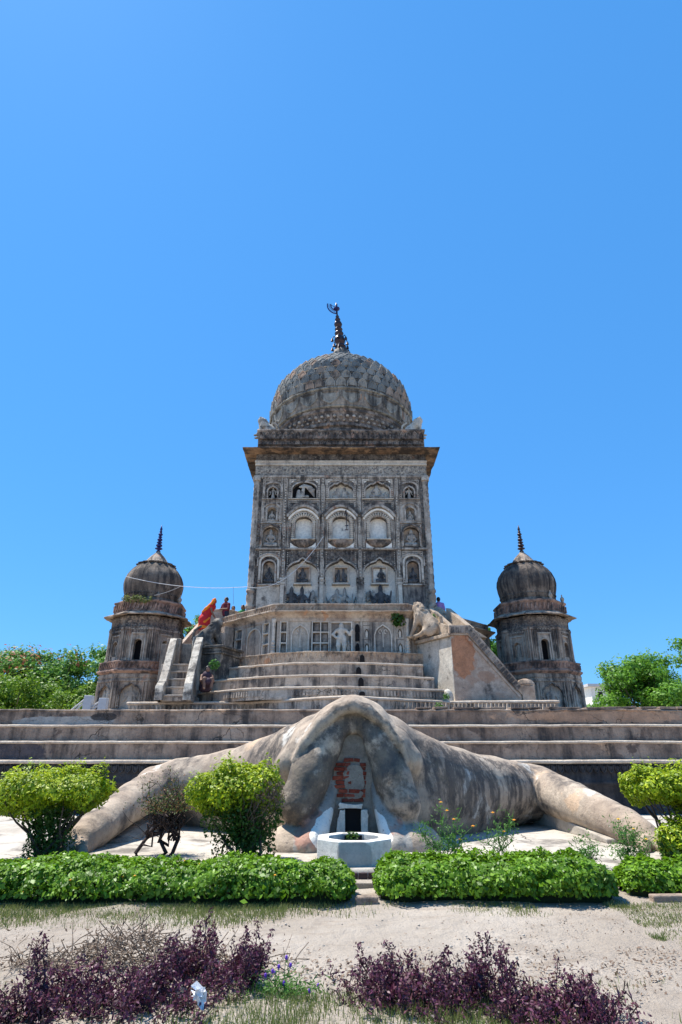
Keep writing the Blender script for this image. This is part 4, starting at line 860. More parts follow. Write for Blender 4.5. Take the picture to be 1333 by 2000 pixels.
me = bpy.data.meshes.new('dome_scales'); me.from_pydata(restV, [], restF); me.materials.append(M['scale']); tag(_link(bpy.data.objects.new('dome_scales', me), dome), kind='stuff')
# ---------------------------------------------------------------- finial with bells and a fan vane, leaning a little
zt = 27.38; ln = (-.085, 0); fin = MB()
K = .95
bulb = lambda z, r, h: [(r*.35, z), (r*.8, z+h*.15), (r, z+h*.5), (r*.8, z+h*.85), (r*.35, z+h)]
pf = [(.52, zt), (.46, zt+.12), (.36, zt+.2)]+bulb(zt+.24, .40, .36)+bulb(zt+.64, .40, .72)+bulb(zt+1.42, .32, .36)+bulb(zt+1.82, .28, .30)+bulb(zt+2.16, .29, .52)+bulb(zt+2.72, .2, .26)+bulb(zt+3.02, .13, .2)+[(.06, zt+3.3), (.05, zt+4.1), (.02, zt+4.4)]
fin.lathe(pf, 16, DC, 0, ln); finial = fin.build('finial', M['metal'], tower, smooth=True)
for z, r, n in ((zt+.95, .56, 6), (zt+.12, .62, 6)):
    for k in range(n):
        a = 2*math.pi*(k+.3)/n; c = (DC[0]+ln[0]*(z-zt)+r*math.cos(a), DC[1]+r*math.sin(a), z); mb = MB()
        mb.tube([(c[0]-.3*math.cos(a), c[1]-.3*math.sin(a), z+.25), (c[0]-.1*math.cos(a), c[1]-.1*math.sin(a), z+.28), (c[0], c[1], z+.05)], .035, 5); mb.lathe([(.03, z+.08), (.07, z+.03), (.1, z-.12), (.11, z-.14)], 7, c[:2]); mb.build('hanging_bell', M['metal'], finial)
mb = MB(); zv = zt+3.4; xv = DC[0]+ln[0]*3.3
for rr in (.80, .52): mb.tube([(xv+.02-rr*math.cos(a)*.92, DC[1], zv+.80-rr*math.sin(a)) for a in np.linspace(-.15, 1.45, 14)], .04, 5)
for a in np.linspace(-.12, 1.4, 10): mb.tube([(xv+.02-r*math.cos(a)*.92, DC[1], zv+.80-r*math.sin(a)) for r in (.52, .80)], .022, 4)
mb.tube([(xv-.46, DC[1], zv+.78), (xv-.06, DC[1], zv+.60)], .025, 5)
mb.sphere((xv-.04, DC[1], zv+.45), (.24, .24, .1), 10, 5); mb.sphere((xv-.04, DC[1], zv+.8), (.07, .07, .14)); mb.sphere((xv-.02, DC[1], zv+.15), (.07, .07, .1)); mb.build('fan_vane', M['vane'], finial)
# ================================================================ CORNER SHRINES
ZS = dict(base=ZPL, led0=5.0, led1=5.5, up0=5.52, fr0=7.05, ev=7.62, par0=7.72, par1=8.42, dm=8.42)
def shrine(label, cx, cy, rot, doors, statues):
    t = thing('corner_shrine', label, 'shrine', (cx, cy, ZPL), 'domed corner shrines of the temple'); C8 = (cx, cy)
    ring = lambda R: [(cx+R*math.cos(rot-math.pi/8-math.pi/2+k*math.pi/4), cy+R*math.sin(rot-math.pi/8-math.pi/2+k*math.pi/4)) for k in range(8)]
    R0, R1 = 1.93, 1.72; c8 = math.cos(math.pi/8)
    mb = MB(); mb.lathe([(R0-.3, ZPL-.05), (R0-.3, 5.2)], 8, C8, rot-math.pi/8-math.pi/2); mb.lathe([(R1-.42, 5.2), (R1-.42, 7.9)], 8, C8, rot-math.pi/8-math.pi/2); mb.build('core', M['dark'], t)
    sweep('ledge', ring(R0), [(-.05, 4.9), (.0, 4.93), (.10, 5.0), (.13, 5.03), (.13, 5.08), (.04, 5.12), (.03, 5.16), (.03, 5.40), (.07, 5.43), (.07, 5.49), (-.02, 5.51), (-.6, 5.515)], M['shrine_brick'], t, True, .12, .011)
    sweep('plinth', ring(R0+.03), [(.08, ZPL-.02), (.08, ZPL+.55), (.0, ZPL+.62), (-.1, ZPL+.63)], M['shrine'], t, True, .2, .012)
    sweep('carved_frieze', ring(R1), [(-.05, 7.0), (.05, 7.03), (.06, 7.09), (.0, 7.12), (.0, 7.4), (.03, 7.43), (.04, 7.6), (-.05, 7.62)], M['shrine_carved'], t, True, .15, .010)
    ev = sweep('eave', ring(R1), [(-.03, 7.66), (.12, 7.66), (.38, 7.60), (.40, 7.64), (.10, 7.80), (-.1, 7.84)], M['shrine'], t, True, .1, .03)
    sweep('parapet', ring(R1-.02), [(.0, 7.75), (.02, 7.82), (.0, 7.85), (.0, 8.28), (.06, 8.31), (.07, 8.39), (.0, 8.42), (-.3, 8.42), (-.32, 7.8)], M['shrine_brick'], t, True, .12, .014)
    for k in range(8):
        a = rot-math.pi/2+k*math.pi/4
        if math.sin(a) > .5: continue
        T1 = facet_T(cx, cy, R1*c8, a); w1 = R1*math.sin(math.pi/8); T0 = facet_T(cx, cy, R0*c8, a); w0 = R0*math.sin(math.pi/8)
        z0, z1 = ZS['up0'], ZS['fr0']
        # lower tier: cusped arch with a relief
        mb = MB(T0); pts = arch(0, w0*.60, ZPL+.62, ZPL+1.25, .42, 'cusp', 16, 5); mb.arch_panel(-w0, w0, ZPL+.6, 4.93, pts, .16); f = mb.build('lower_wall', M['shrine'], t)
        mb = MB(T0); mb.box(-w0*.62, w0*.62, .12, .2, ZPL+.6, ZPL+1.75); mb.build('relief_back', M['wall'], f); figure('pair' if k % 2 else 'dance', T0, 0, ZPL+.62, .95, f, 'wall', .9, .1, .35)
        mb = MB(T0); mb.arch_ring(pts, .06, -.04, .02); mb.build('arch_moulding', M['shrine_carved'], f)
        for s in (-1, 1):
            mb = MB(T0)
            for d0, d1 in ((.70, .77), (.82, .97)): mb.box(*sorted((s*w0*d0, s*w0*d1)), -.06, .02, ZPL+.62, 4.55)
            mb.build('pilaster', M['shrine'], f, bevel=.01)
        mb = MB(T0); mb.box(-w0, w0, -.045, .02, 4.57, 4.66); mb.box(-w0, w0, -.03, .02, 4.75, 4.9); mb.build('moulding', M['shrine'], f, bevel=.01)
        # upper tier
        door = k in doors; hw = w1*.27 if door or k in statues else w1*.30; za = z0+(.03 if door else .22); zs_ = z0+(.82 if door else .72)
        pts = arch(0, hw, za, zs_, hw*.9, 'round', 10); mb = MB(T1); mb.arch_panel(-w1, w1, z0-.02, z1, pts, .3 if door else .16); f = mb.build('upper_wall', M['shrine'], t)
        if not door:
            mb = MB(T1); mb.box(-hw-.03, hw+.03, .13, .2, za, zs_+hw); mb.build('niche_back', M['shrine'], f)
            figure('standing', T1, 0, za, .72, f, 'wall' if k in statues else 'relief', .9, .1, .5)
        mb = MB(T1); mb.arch_ring(pts, .05, -.045, .01); mb.build('arch_moulding', M['shrine'], f)
        mb = MB(T1); zz = zs_+hw+.22
        for s in (-1, 1): mb.box(*sorted((s*w1*.42, s*w1*.50)), -.05, .02, z0, zz)
        mb.box(-w1*.50, w1*.50, -.055, .02, zz+.002, zz+.07); mb.box(-w1*.60, w1*.60, -.07, .02, zz+.2, zz+.27); mb.build('door_frame', M['wall'], f, bevel=.008)
        for s in (-1, 1):
            mb = MB(T1); 
            for d0, d1 in ((.66, .72), (.77, .83), (.88, .98)): mb.box(*sorted((s*w1*d0, s*w1*d1)), -.07, .02, z0+.12, z1-.12)
            mb.box(*sorted((s*w1*.62, s*w1*.99)), -.09, .02, z0, z0+.115); mb.box(*sorted((s*w1*.62, s*w1*.99)), -.09, .02, z1-.115, z1-.01); mb.build('pilaster', M['shrine'], f, bevel=.012)
        mb = MB(T1); mb.box(-w1*.6, w1*.6, -.04, .02, z1-.28, z1-.02)
        for i in range(6): mb.box(-w1*.55+i*w1*.19, -w1*.55+i*w1*.19+w1*.11, -.07, -.035, z1-.24, z1-.06)
        mb.build('carved_band', M['shrine_carved'], f)
        mb = MB(T1); n = 7
        for i in range(n):                               # teeth on the parapet and ledge
            x = -w1*.9+i*w1*1.8/(n-1); mb.hexa([(x-.06, -.05, 7.92), (x, -.05, 7.92), (x, .02, 7.92), (x-.06, .02, 7.92), (x, -.05, 8.22), (x+.06, -.05, 8.22), (x+.06, .02, 8.22), (x, .02, 8.22)])
        mb.T = T0; n = 9
        for i in range(n):
            x = -w0*.9+i*w0*1.8/(n-1); mb.hexa([(x-.06, -.085, 5.19), (x, -.085, 5.19), (x, -.01, 5.19), (x-.06, -.01, 5.19), (x, -.085, 5.38), (x+.06, -.085, 5.38), (x+.06, -.01, 5.38), (x, -.01, 5.38)])
        tag(mb.build('tooth_frieze', M['shrine_brick'], f), kind='stuff')
    for k in range(8):                                   # little pinnacles on the parapet corners
        q = ring(R1-.1)[k]
        if k in (1, 2, 5): mb = MB(); mb.lathe([(.09, 8.42), (.06, 8.5), (.1, 8.58), (.1, 8.66), (.03, 8.75), (.03, 8.85)], 8, q); mb.build('pinnacle', M['shrine'], t)
    dz = 8.4; dp = [(1.28, dz-.3), (1.28, dz), (1.38, dz+.05), (1.38, dz+.14), (1.33, dz+.2), (1.29, dz+.4), (1.35, dz+.55), (1.41, dz+.8), (1.44, dz+1.05), (1.41, dz+1.3), (1.32, dz+1.55), (1.15, dz+1.8), (.93, dz+2.02), (.72, dz+2.18), (.58, dz+2.24)]
    mb = MB(); mb.lathe(dp[4:], 96, C8, 0, (0, 0), .02, 16); d = mb.build('dome', M['shrine_dome'], t, smooth=True)
    mb = MB(); mb.lathe(dp[:5], 40, C8); mb.build('dome_collar', M['shrine_dome'], d)
    mb = MB()
    for k in range(16):
        a = 2*math.pi*(k+.5)/16+rot; mb.tube([(cx+(r*1.012)*math.cos(a), cy+(r*1.012)*math.sin(a), z) for r, z in dp[6:-1]], .016, 5)
    for k in range(48):
        a = 2*math.pi*k/48; mb.sphere((cx+1.34*math.cos(a), cy+1.34*math.sin(a), dz+.42), (.05, .05, .05), 5, 3)
    mb.build('dome_ribs', M['shrine_dome'], d)
    zl = dz+2.14
    lp = petal_mesh('lotus_petal', M['shrine_dome'], .3, .42, .06)
    for k in range(16):
        a = 2*math.pi*k/16; inst('lotus_petal', lp, d, Matrix.Translation((cx+.62*math.cos(a), cy+.62*math.sin(a), zl+.1)) @ Matrix.Rotation(a+math.pi/2, 4, 'Z') @ Matrix.Rotation(math.radians(105), 4, 'X'))
    mb = MB(); mb.lathe([(.8, zl-.02), (.84, zl+.04), (.6, zl+.08), (.55, zl+.1), (.47, zl+.28), (.34, zl+.46), (.2, zl+.62), (.11, zl+.72), (.09, zl+.8)], 48, C8, 0, (0, 0), .09, 16); mb.build('lotus_cap', M['shrine'], d, smooth=True)
    zf_ = zl+.78; pr = [(.12, zf_), (.05, zf_+.1)]
    for i, (r, h) in enumerate(((.2, .14), (.17, .22), (.15, .13), (.14, .2), (.11, .12), (.12, .19), (.08, .12), (.07, .2))):
        z = pr[-1][1]; pr += [(.045, z), (r*.8, z+h*.25), (r, z+h*.5), (r*.7, z+h*.8), (.04, z+h*.95)]
    pr += [(.01, pr[-1][1]+.14)]
    mb = MB(); mb.lathe(pr, 10, C8); mb.build('finial', M['metal' if cx > 0 else 'vane'], t, smooth=True)
    return t
pL = P(303, 1130, 28.5); pR = P(1026, 1130, 28.5)
shL = shrine('domed octagonal shrine standing behind the narrow white-edged stair', pL.x, 28.5, math.radians(5), (0, 1), ())
shR = shrine('domed octagonal shrine standing behind the reddish sloping stair wall', pR.x, 28.5, 0, (0,), (7,))
# ================================================================ LEFT STAIR
stL = thing('narrow_stair', 'narrow steep stair between two tall white curved balustrades left of the terrace', 'stair', (-6, 22.5, zL0))
xa, xb = P(322, 1345, 22.4).x, P(364, 1345, 22.4).x
tr = [(1357, 22.05), (1341.5, 22.45), (1325.5, 22.85), (1311, 23.25), (1297, 23.6)]; zprev = zL0-.02
for py, D in tr:
    z = P(343, py, D).z; xa, xb = P(320, py, D).x, P(368, py, D).x; b = MB(); b.box(xa-.1, xb+.1, D, 24.6, zprev-.02, z); st = b.build('stair_step', M['step'], stL, bevel=.02)
    b = MB(); b.box(xa+.02, xb-.02, D-.035, D+.3, z-.05, z+.006); b.build('tread_edge', M['nosing'], st, bevel=.012); zprev = z
def balustrade(parent, pts, x0, th, name='balustrade', mat='rail', zb=None):
    # upright slab whose top edge follows (x, D, z) points; th thick in x
    mb = MB(); n = len(pts); zb = zb if zb is not None else zL0-.02
    bot = mb._p([(p[0]-th/2, p[1], zb) for p in pts]+[(p[0]+th/2, p[1], zb) for p in pts]); tp = mb._p([(p[0]-th/2, p[1], p[2]) for p in pts]+[(p[0]+th/2, p[1], p[2]) for p in pts])
    for i in range(n-1):
        mb.f += [(bot+i, bot+i+1, tp+i+1, tp+i), (bot+n+i+1, bot+n+i, tp+n+i, tp+n+i+1), (tp+i, tp+i+1, tp+n+i+1, tp+n+i)]
    mb.f += [(bot, tp, tp+n, bot+n), (bot+n-1, bot+2*n-1, tp+2*n-1, tp+n-1)]
    return mb.build(name, M[mat], parent, bevel=.03)
def bal_pts(px):  # (px,py,D) list -> world
    return [tuple(P(*q)) for q in px]
lp = bal_pts([(303, 1352, 21.75), (308, 1338, 21.9), (317, 1328, 22.3), (322, 1305, 22.8), (325, 1284, 23.3), (329, 1262, 23.8), (331, 1251, 24.1), (332, 1246, 24.35)])
balustrade(stL, [(P(x_, 1330, p[1]).x, p[1], p[2]) for x_, p in zip((313, 313, 318, 322, 325, 328, 330, 331), lp)], 0, .29)
rp = bal_pts([(372, 1352, 21.75), (371, 1334, 21.9), (372, 1318, 22.4), (374, 1296, 22.9), (376, 1275, 23.4), (379, 1255, 23.9), (383, 1244, 24.3)])
balustrade(stL, [(P(x_, 1330, p[1]).x, p[1], p[2]) for x_, p in zip((368, 369, 371, 374, 377, 380, 383), rp)], 0, .30)
b = MB(); q0 = P(352, 1330, 24.7); zl = P(350, 1297, 23.6).z
b.box(P(312, 1300, 24.7).x, P(384, 1300, 24.7).x, 24.62, 24.9, zl-1.5, P(350, 1258, 24.7).z); b.build('back_wall', M['wall_dark'], stL, bevel=.02)
b = MB(); b.box(P(322, 1300, 24.5).x, P(350, 1300, 24.5).x, 24.4, 24.7, zl-1.5, P(350, 1252, 24.5).z+.1); b.build('side_pier', M['shrine'], stL, bevel=.03)
# upper flight turning to the terrace, with a brown parapet behind and a pale one in front
u0, u1 = P(352, 1262, 25.6), P(396, 1213, 27.6)
b = MB(); b.hexa([(u0.x, 25.6, zl-1), (u1.x, 27.6, zl-1), (u1.x-.25, 27.85, zl-1), (u0.x-.25, 25.85, zl-1), (u0.x, 25.6, u0.z), (u1.x, 27.6, u1.z), (u1.x-.25, 27.85, u1.z), (u0.x-.25, 25.85, u0.z)]); b.build('upper_parapet', M['stair_red'], stL, bevel=.03)
v0, v1 = P(379, 1246, 24.5), P(412, 1219, 25.6)
b = MB(); b.hexa([(v0.x, 24.4, zl-1.5), (v1.x, 25.6, zl-1.5), (v1.x-.1, 25.9, zl-1.5), (v0.x-.1, 24.7, zl-1.5), (v0.x, 24.4, v0.z), (v1.x, 25.6, v1.z), (v1.x-.1, 25.9, v1.z), (v0.x-.1, 24.7, v0.z)]); b.build('upper_parapet', M['stair_white'], stL, bevel=.03)
for i in range(7):
    t = i/6; x = u0.x+.2+(v1.x-u0.x-.1)*t; D = 25.2+1.7*t; z = zl+.1+(P(398, 1236, 26.2).z-zl-.05)*(t*1.18); b = MB(Matrix.Translation((x, D, 0)) @ Matrix.Rotation(math.radians(-48), 4, 'Z')); b.box(-.6, .55, 0, .5, zl-.9, z); b.build('stair_step', M['step'], stL, bevel=.015)
# pedestal under the left lion
p0 = P(408, 1261, 24.2); b = MB(Matrix.Translation((p0.x, 24.2, 0)) @ Matrix.Rotation(math.radians(-20), 4, 'Z')); z1 = p0.z
b.box(-.55, .62, 0, 1.6, zL0, z1-.36); b.box(-.60, .68, -.05, 1.65, z1-.355, z1-.26); b.box(-.58, .65, -.03, 1.6, z1-.255, z1-.12); b.box(-.66, .74, -.1, 1.7, z1-.115, z1); b.build('lion_pedestal', M['lion_dark'], stL, bevel=.03)
# round drum at the stair head
dr = P(437, 1200, 28.6); b = MB(); zt_ = P(437, 1188, 27.7).z; b.lathe([(.78, ZC1-.4), (.78, zt_-.12), (.82, zt_-.1), (.82, zt_-.02), (.78, zt_), (.1, zt_)], 36, (dr.x, 28.6)); tag(b.build('round_drum', M['coping'], None, bevel=.01), 'round plastered stone drum at the head of the narrow stair', 'stone drum')
b = MB(); b.lathe([(.05, zt_), (.05, zt_+.2), (.06, zt_+.22), (.03, zt_+.28), (.03, zt_+.34)], 10, (P(420, 1190, 28.3).x, 28.3)); tag(b.build('bottle', M['blue_cloth']), 'small dark blue bottle standing on the round drum', 'bottle')
# ================================================================ RIGHT STAIR
stR = thing('sloping_stair', 'stair block with a patchy red and grey sloping side wall and carved coping', 'stair', (5, 23, zL0))
A = P(880, 1232, 23.0); Bq = P(913, 1232, 23.0); Cq = P(1013, 1349, 23.0); zb = zL0-.02; xA, xB, xC = A.x, Bq.x, Cq.x; zA = P(880, 1241, 23).z; zC = P(1013, 1357, 23).z
def slab(name, poly, y0, y1, mat, parent, bevel=.02):
    mb = MB(); mb.prism(poly, y0, y1); return mb.build(name, M[mat], parent, bevel=bevel)
slab('side_wall', [(xA, zb), (xC+.1, zb), (xC+.1, zC), (xB, zA), (xA, zA)], 23.0, 23.45, 'stair_red', stR)
rl = []
for q_ in ((881.5, 1245), (900, 1244), (914, 1245), (924, 1256), (930, 1272), (927, 1290), (918, 1306), (907, 1322), (899, 1314), (890, 1317), (882, 1315)): w_ = P(*q_, 23.0); rl.append((w_.x+.02*rng.normal(), w_.z))
rl2 = []
for i in range(len(rl)):
    a_, b2 = Vector(rl[i]), Vector(rl[(i+1) % len(rl)])
    for t in (0, .25, .5, .75): m_ = a_.lerp(b2, t); rl2.append((max(xA+.02, m_.x+.035*rng.normal()*(t > 0)), m_.y+.03*rng.normal()*(t > 0)))
cp = slab('carved_coping', [(xA-.05, zA), (xB, zA), (xC+.12, zC-.02), (xC+.12, zC+.34), (xB+.12, zA+.40), (xA-.05, zA+.40)], 22.94, 23.5, 'coping', stR, .015)
mb = MB(); dx, dz = xC-xB, zC-zA; Ld = math.hypot(dx, dz); n = 17
for i in range(n):
    t = (i+.5)/n; mb.T = Matrix.Translation((xB+.03+dx*t, 22.93, zA+.19+dz*t)) @ Matrix.Rotation(math.atan2(-dz, dx), 4, 'Y'); mb.box(-.07, .07, -.03, .02, -.11, .11, .02)
for i in range(4): mb.T = Matrix.Translation((xA+.08+i*.19, 22.93, zA+.2)); mb.box(-.07, .07, -.03, .02, -.12, .12, .02)
mb.T = Matrix(); tag(mb.build('carved_blocks', M['parapet'], cp), kind='stuff')
mb = MB(); mb.prism([(xB-.05, zA-.01), (xC+.02, zC-.02), (xC+.02, zC-.12), (xB-.1, zA-.11)], 22.95, 23.0); mb.build('raking_moulding', M['stair_red'], stR)
slab('back_balustrade', [(xA, zb), (xC+.1, zb), (xC+.1, zC+.3), (xB+.1, zA+.4), (xA, zA+.4)], 25.3, 25.6, 'coping', stR)
for i in range(11):
    t = i/11; b = MB(); b.box(xB+dx*t+.003, xB+dx*(t+1/11)-.003, 23.46, 25.29, zb, zA+dz*(t+1/11)-.05)
    b.build('stair_step', M['step'], stR)
b = MB(); b.box(xC+.12, xC+.62, 22.92, 23.6, zb, zC+.34); b.lathe([(.34, zC+.34), (.36, zC+.42), (.26, zC+.56), (.08, zC+.62)], 14, (xC+.37, 23.25)); b.build('newel_block', M['coping'], stR, bevel=.03)
# white flank, running back from the corner to the terrace wall
K = P(806, 1256, 25.55); b = MB(); zK = K.z
b.hexa([(xA, 23.0, zb), (xA+.4, 23.4, zb), (K.x+.9, 25.7, zb), (K.x, 25.55, zb), (xA, 23.0, zA-.04), (xA+.4, 23.4, zA-.04), (K.x+.9, 25.7, zK-.12), (K.x, 25.55, zK-.12)]); b.build('white_flank', M['stair_white'], stR, bevel=.02)
zq0, zq1 = P(880, 1240, 23).z, zK
b = MB(); b.hexa([(xA-.1, 22.95, zA-.035), (xA+.5, 23.5, zA-.035), (K.x+1.2, 25.7, zK-.115), (K.x-.12, 25.5, zK-.115), (xA-.1, 22.95, zA+.10), (xA+.5, 23.5, zA+.10), (K.x+1.2, 25.7, zK+.03), (K.x-.12, 25.5, zK+.03)]); b.build('flank_ledge', M['lion'], stR, bevel=.02)
b = MB(); b.hexa([(xA-.0, 23.1, zA), (xA+1.6, 23.5, zA), (xA+1.6, 25.4, zA), (K.x+.5, 25.5, zA), (xA-.0, 23.1, zA+.40), (xA+1.0, 23.5, zA+.40), (xA+1.0, 25.4, zA+.5), (K.x+.5, 25.5, zA+1.3)]); b.build('landing', M['lion'], stR, bevel=.03)
q0, q1 = P(838, 1187, 25.3), P(882, 1226, 23.6)    # raking parapets behind the lion
for off, nm in ((0, 0), (.75, 1)):
    b = MB(); b.hexa([(q0.x+off, 25.3, zA-.2), (q1.x+off, 23.6, zA-.2), (q1.x+off+.25, 23.7, zA-.2), (q0.x+off+.25, 25.4, zA-.2), (q0.x+off, 25.3, q0.z), (q1.x+off, 23.6, q1.z), (q1.x+off+.25, 23.7, q1.z), (q0.x+off+.25, 25.4, q0.z)]); b.build('raking_parapet', M['lion'], stR, bevel=.03)
b = MB(); b.sphere((P(875, 1350, 22.7).x, 22.75, zL0+.12), (.22, .2, .34), 12, 8); b.build('rubble_lump', M['stair_white'], stR, smooth=True)
# ================================================================ LIONS
def lion_fn(G):                  # sits facing -x, seen from its left side; about 1.9 high, feet at z = 0
    f = smin(ell(G, (-.46, 0, 1.55), (.27, .25, .27)), ell(G, (-.17, -.16, 1.47), (.17, .15, .11)), .04)             # head, muzzle
    f = smin(f, ell(G, (-.19, -.17, 1.35), (.14, .13, .05)), .015)
    for s in (-1, 1): f = smin(f, ell(G, (-.52, s*.20, 1.74), (.07, .06, .07)), .03); f = smin(f, ell(G, (-.24+.08*s, -.2+.1*s, 1.62), (.05, .04, .04)), .02)
    f = smin(f, chain(G, [(-.40, 0, 1.45), (-.22, 0, 1.1), (.25, 0, .68), (.50, 0, .42)], [.30, .38, .38, .36], .1), .12)
    f = smin(f, ell(G, (-.36, 0, 1.0), (.26, .30, .36)), .1); mane = np.sqrt((G[0]+.36)**2+(G[2]-1.5)**2); f = f-.03*np.clip(1-np.abs(mane-.42)/.2, 0, 1)*np.sin(np.arctan2(G[2]-1.5, G[0]+.36)*14)
    for s in (-1, 1):
        f = smin(f, chain(G, [(-.36, s*.2, .95), (-.52, s*.22, .5), (-.72, s*.22, .08)], [.17, .12, .10], .04), .06); f = smin(f, ell(G, (-.82, s*.22, .06), (.18, .12, .08)), .04)
        f = smin(f, ell(G, (.38, s*.28, .42), (.42, .18, .40)), .06); f = smin(f, chain(G, [(.2, s*.34, .3), (-.1, s*.34, .12), (-.32, s*.34, .07)], [.16, .11, .09], .04), .05); f = smin(f, ell(G, (-.40, s*.34, .06), (.18, .11, .08)), .03)
    t = chain(G, [(.75, 0, .2), (.98, -.1, .5), (.92, -.14, .95), (.6, -.16, 1.2)], [.09, .08, .07, .08], .04)
    return smin(f, t, .03)
def lion(label, loc, rz, sc, mat, flip=1, pitch=0):
    V, F = LION; me = np_mesh('stone_lion', V, F, M[mat], True)
    return tag(inst('stone_lion', me, None, Matrix.Translation(loc) @ Matrix.Rotation(rz, 4, 'Z') @ Matrix.Rotation(pitch, 4, 'Y') @ Matrix.Diagonal((sc*flip, sc, sc, 1))), label, 'stone lion', group='stone lions beside the stairs')
LION = sdf_mesh(lion_fn, (-1.1, -.6, -.1), (1.15, .6, 2.0), .045)
pl_ = P(832, 1248, 24.55); lion('large tan stone lion sitting on the white flank of the right stair', (pl_.x+.0, 24.5, pl_.z+.03), math.radians(-38), .86, 'lion', 1, math.radians(4))
pl2 = P(862, 1232, 26.3); lion('second tan stone lion half hidden behind the large one, only its head showing', (pl2.x+.25, 26.0, P(850, 1192, 26).z-1.35), math.radians(-30), .85, 'lion')
pl3 = P(402, 1259, 24.9); lion('mossy dark stone lion sitting on the pedestal beside the narrow stair', (pl3.x+.12, 24.95, p0.z), math.radians(28), .74, 'lion_dark', -1)
for s, px in ((-1, 522), (1, 808)):     # pale beasts crouching at the dome's foot
    q_ = P(px, 838, YT+.9); lion('pale grey stone beast crouching at the %s corner of the tower roof parapet' % ('left' if s < 0 else 'right'), (q_.x, YT+.8, ZP1-.05), math.radians(0), .72, 'stair_white' if s > 0 else 'relief', 1 if s < 0 else -1)['group'] = 'stone beasts on the tower roof'
# ================================================================ GIANT FROG
frog = thing('frog_statue', 'giant weathered stone frog with open mouth and forelegs spread wide before the steps', 'frog statue', (.2, 12.5, .15))
def wp(x, y, D): return tuple(P(x, y, D))
def wps(x, y, D, r, ox=0, oy=1.0):      # centre of a ball of radius r whose upper outline passes the measured point
    q_ = P(x, y, D); k = FOCAL/(D*_c+(q_.z-EYE)*_s); return tuple(P(x+ox*r*k, y+oy*r*k, D))
LIP = [(576, 1484), (597, 1449), (628, 1412), (660, 1386), (689, 1377), (718, 1385), (752, 1411), (782, 1449), (797, 1486)]
FLAPS = (([wp(676, 1408, 11.34), wp(640, 1450, 11.24), wp(606, 1518, 11.1), wp(582, 1570, 10.98), wp(590, 1596, 10.95)], [.18, .27, .35, .34, .20]),
         ([wp(702, 1408, 11.34), wp(738, 1450, 11.24), wp(766, 1518, 11.12), wp(788, 1572, 10.98), wp(794, 1600, 10.95)], [.18, .27, .32, .28, .16]))
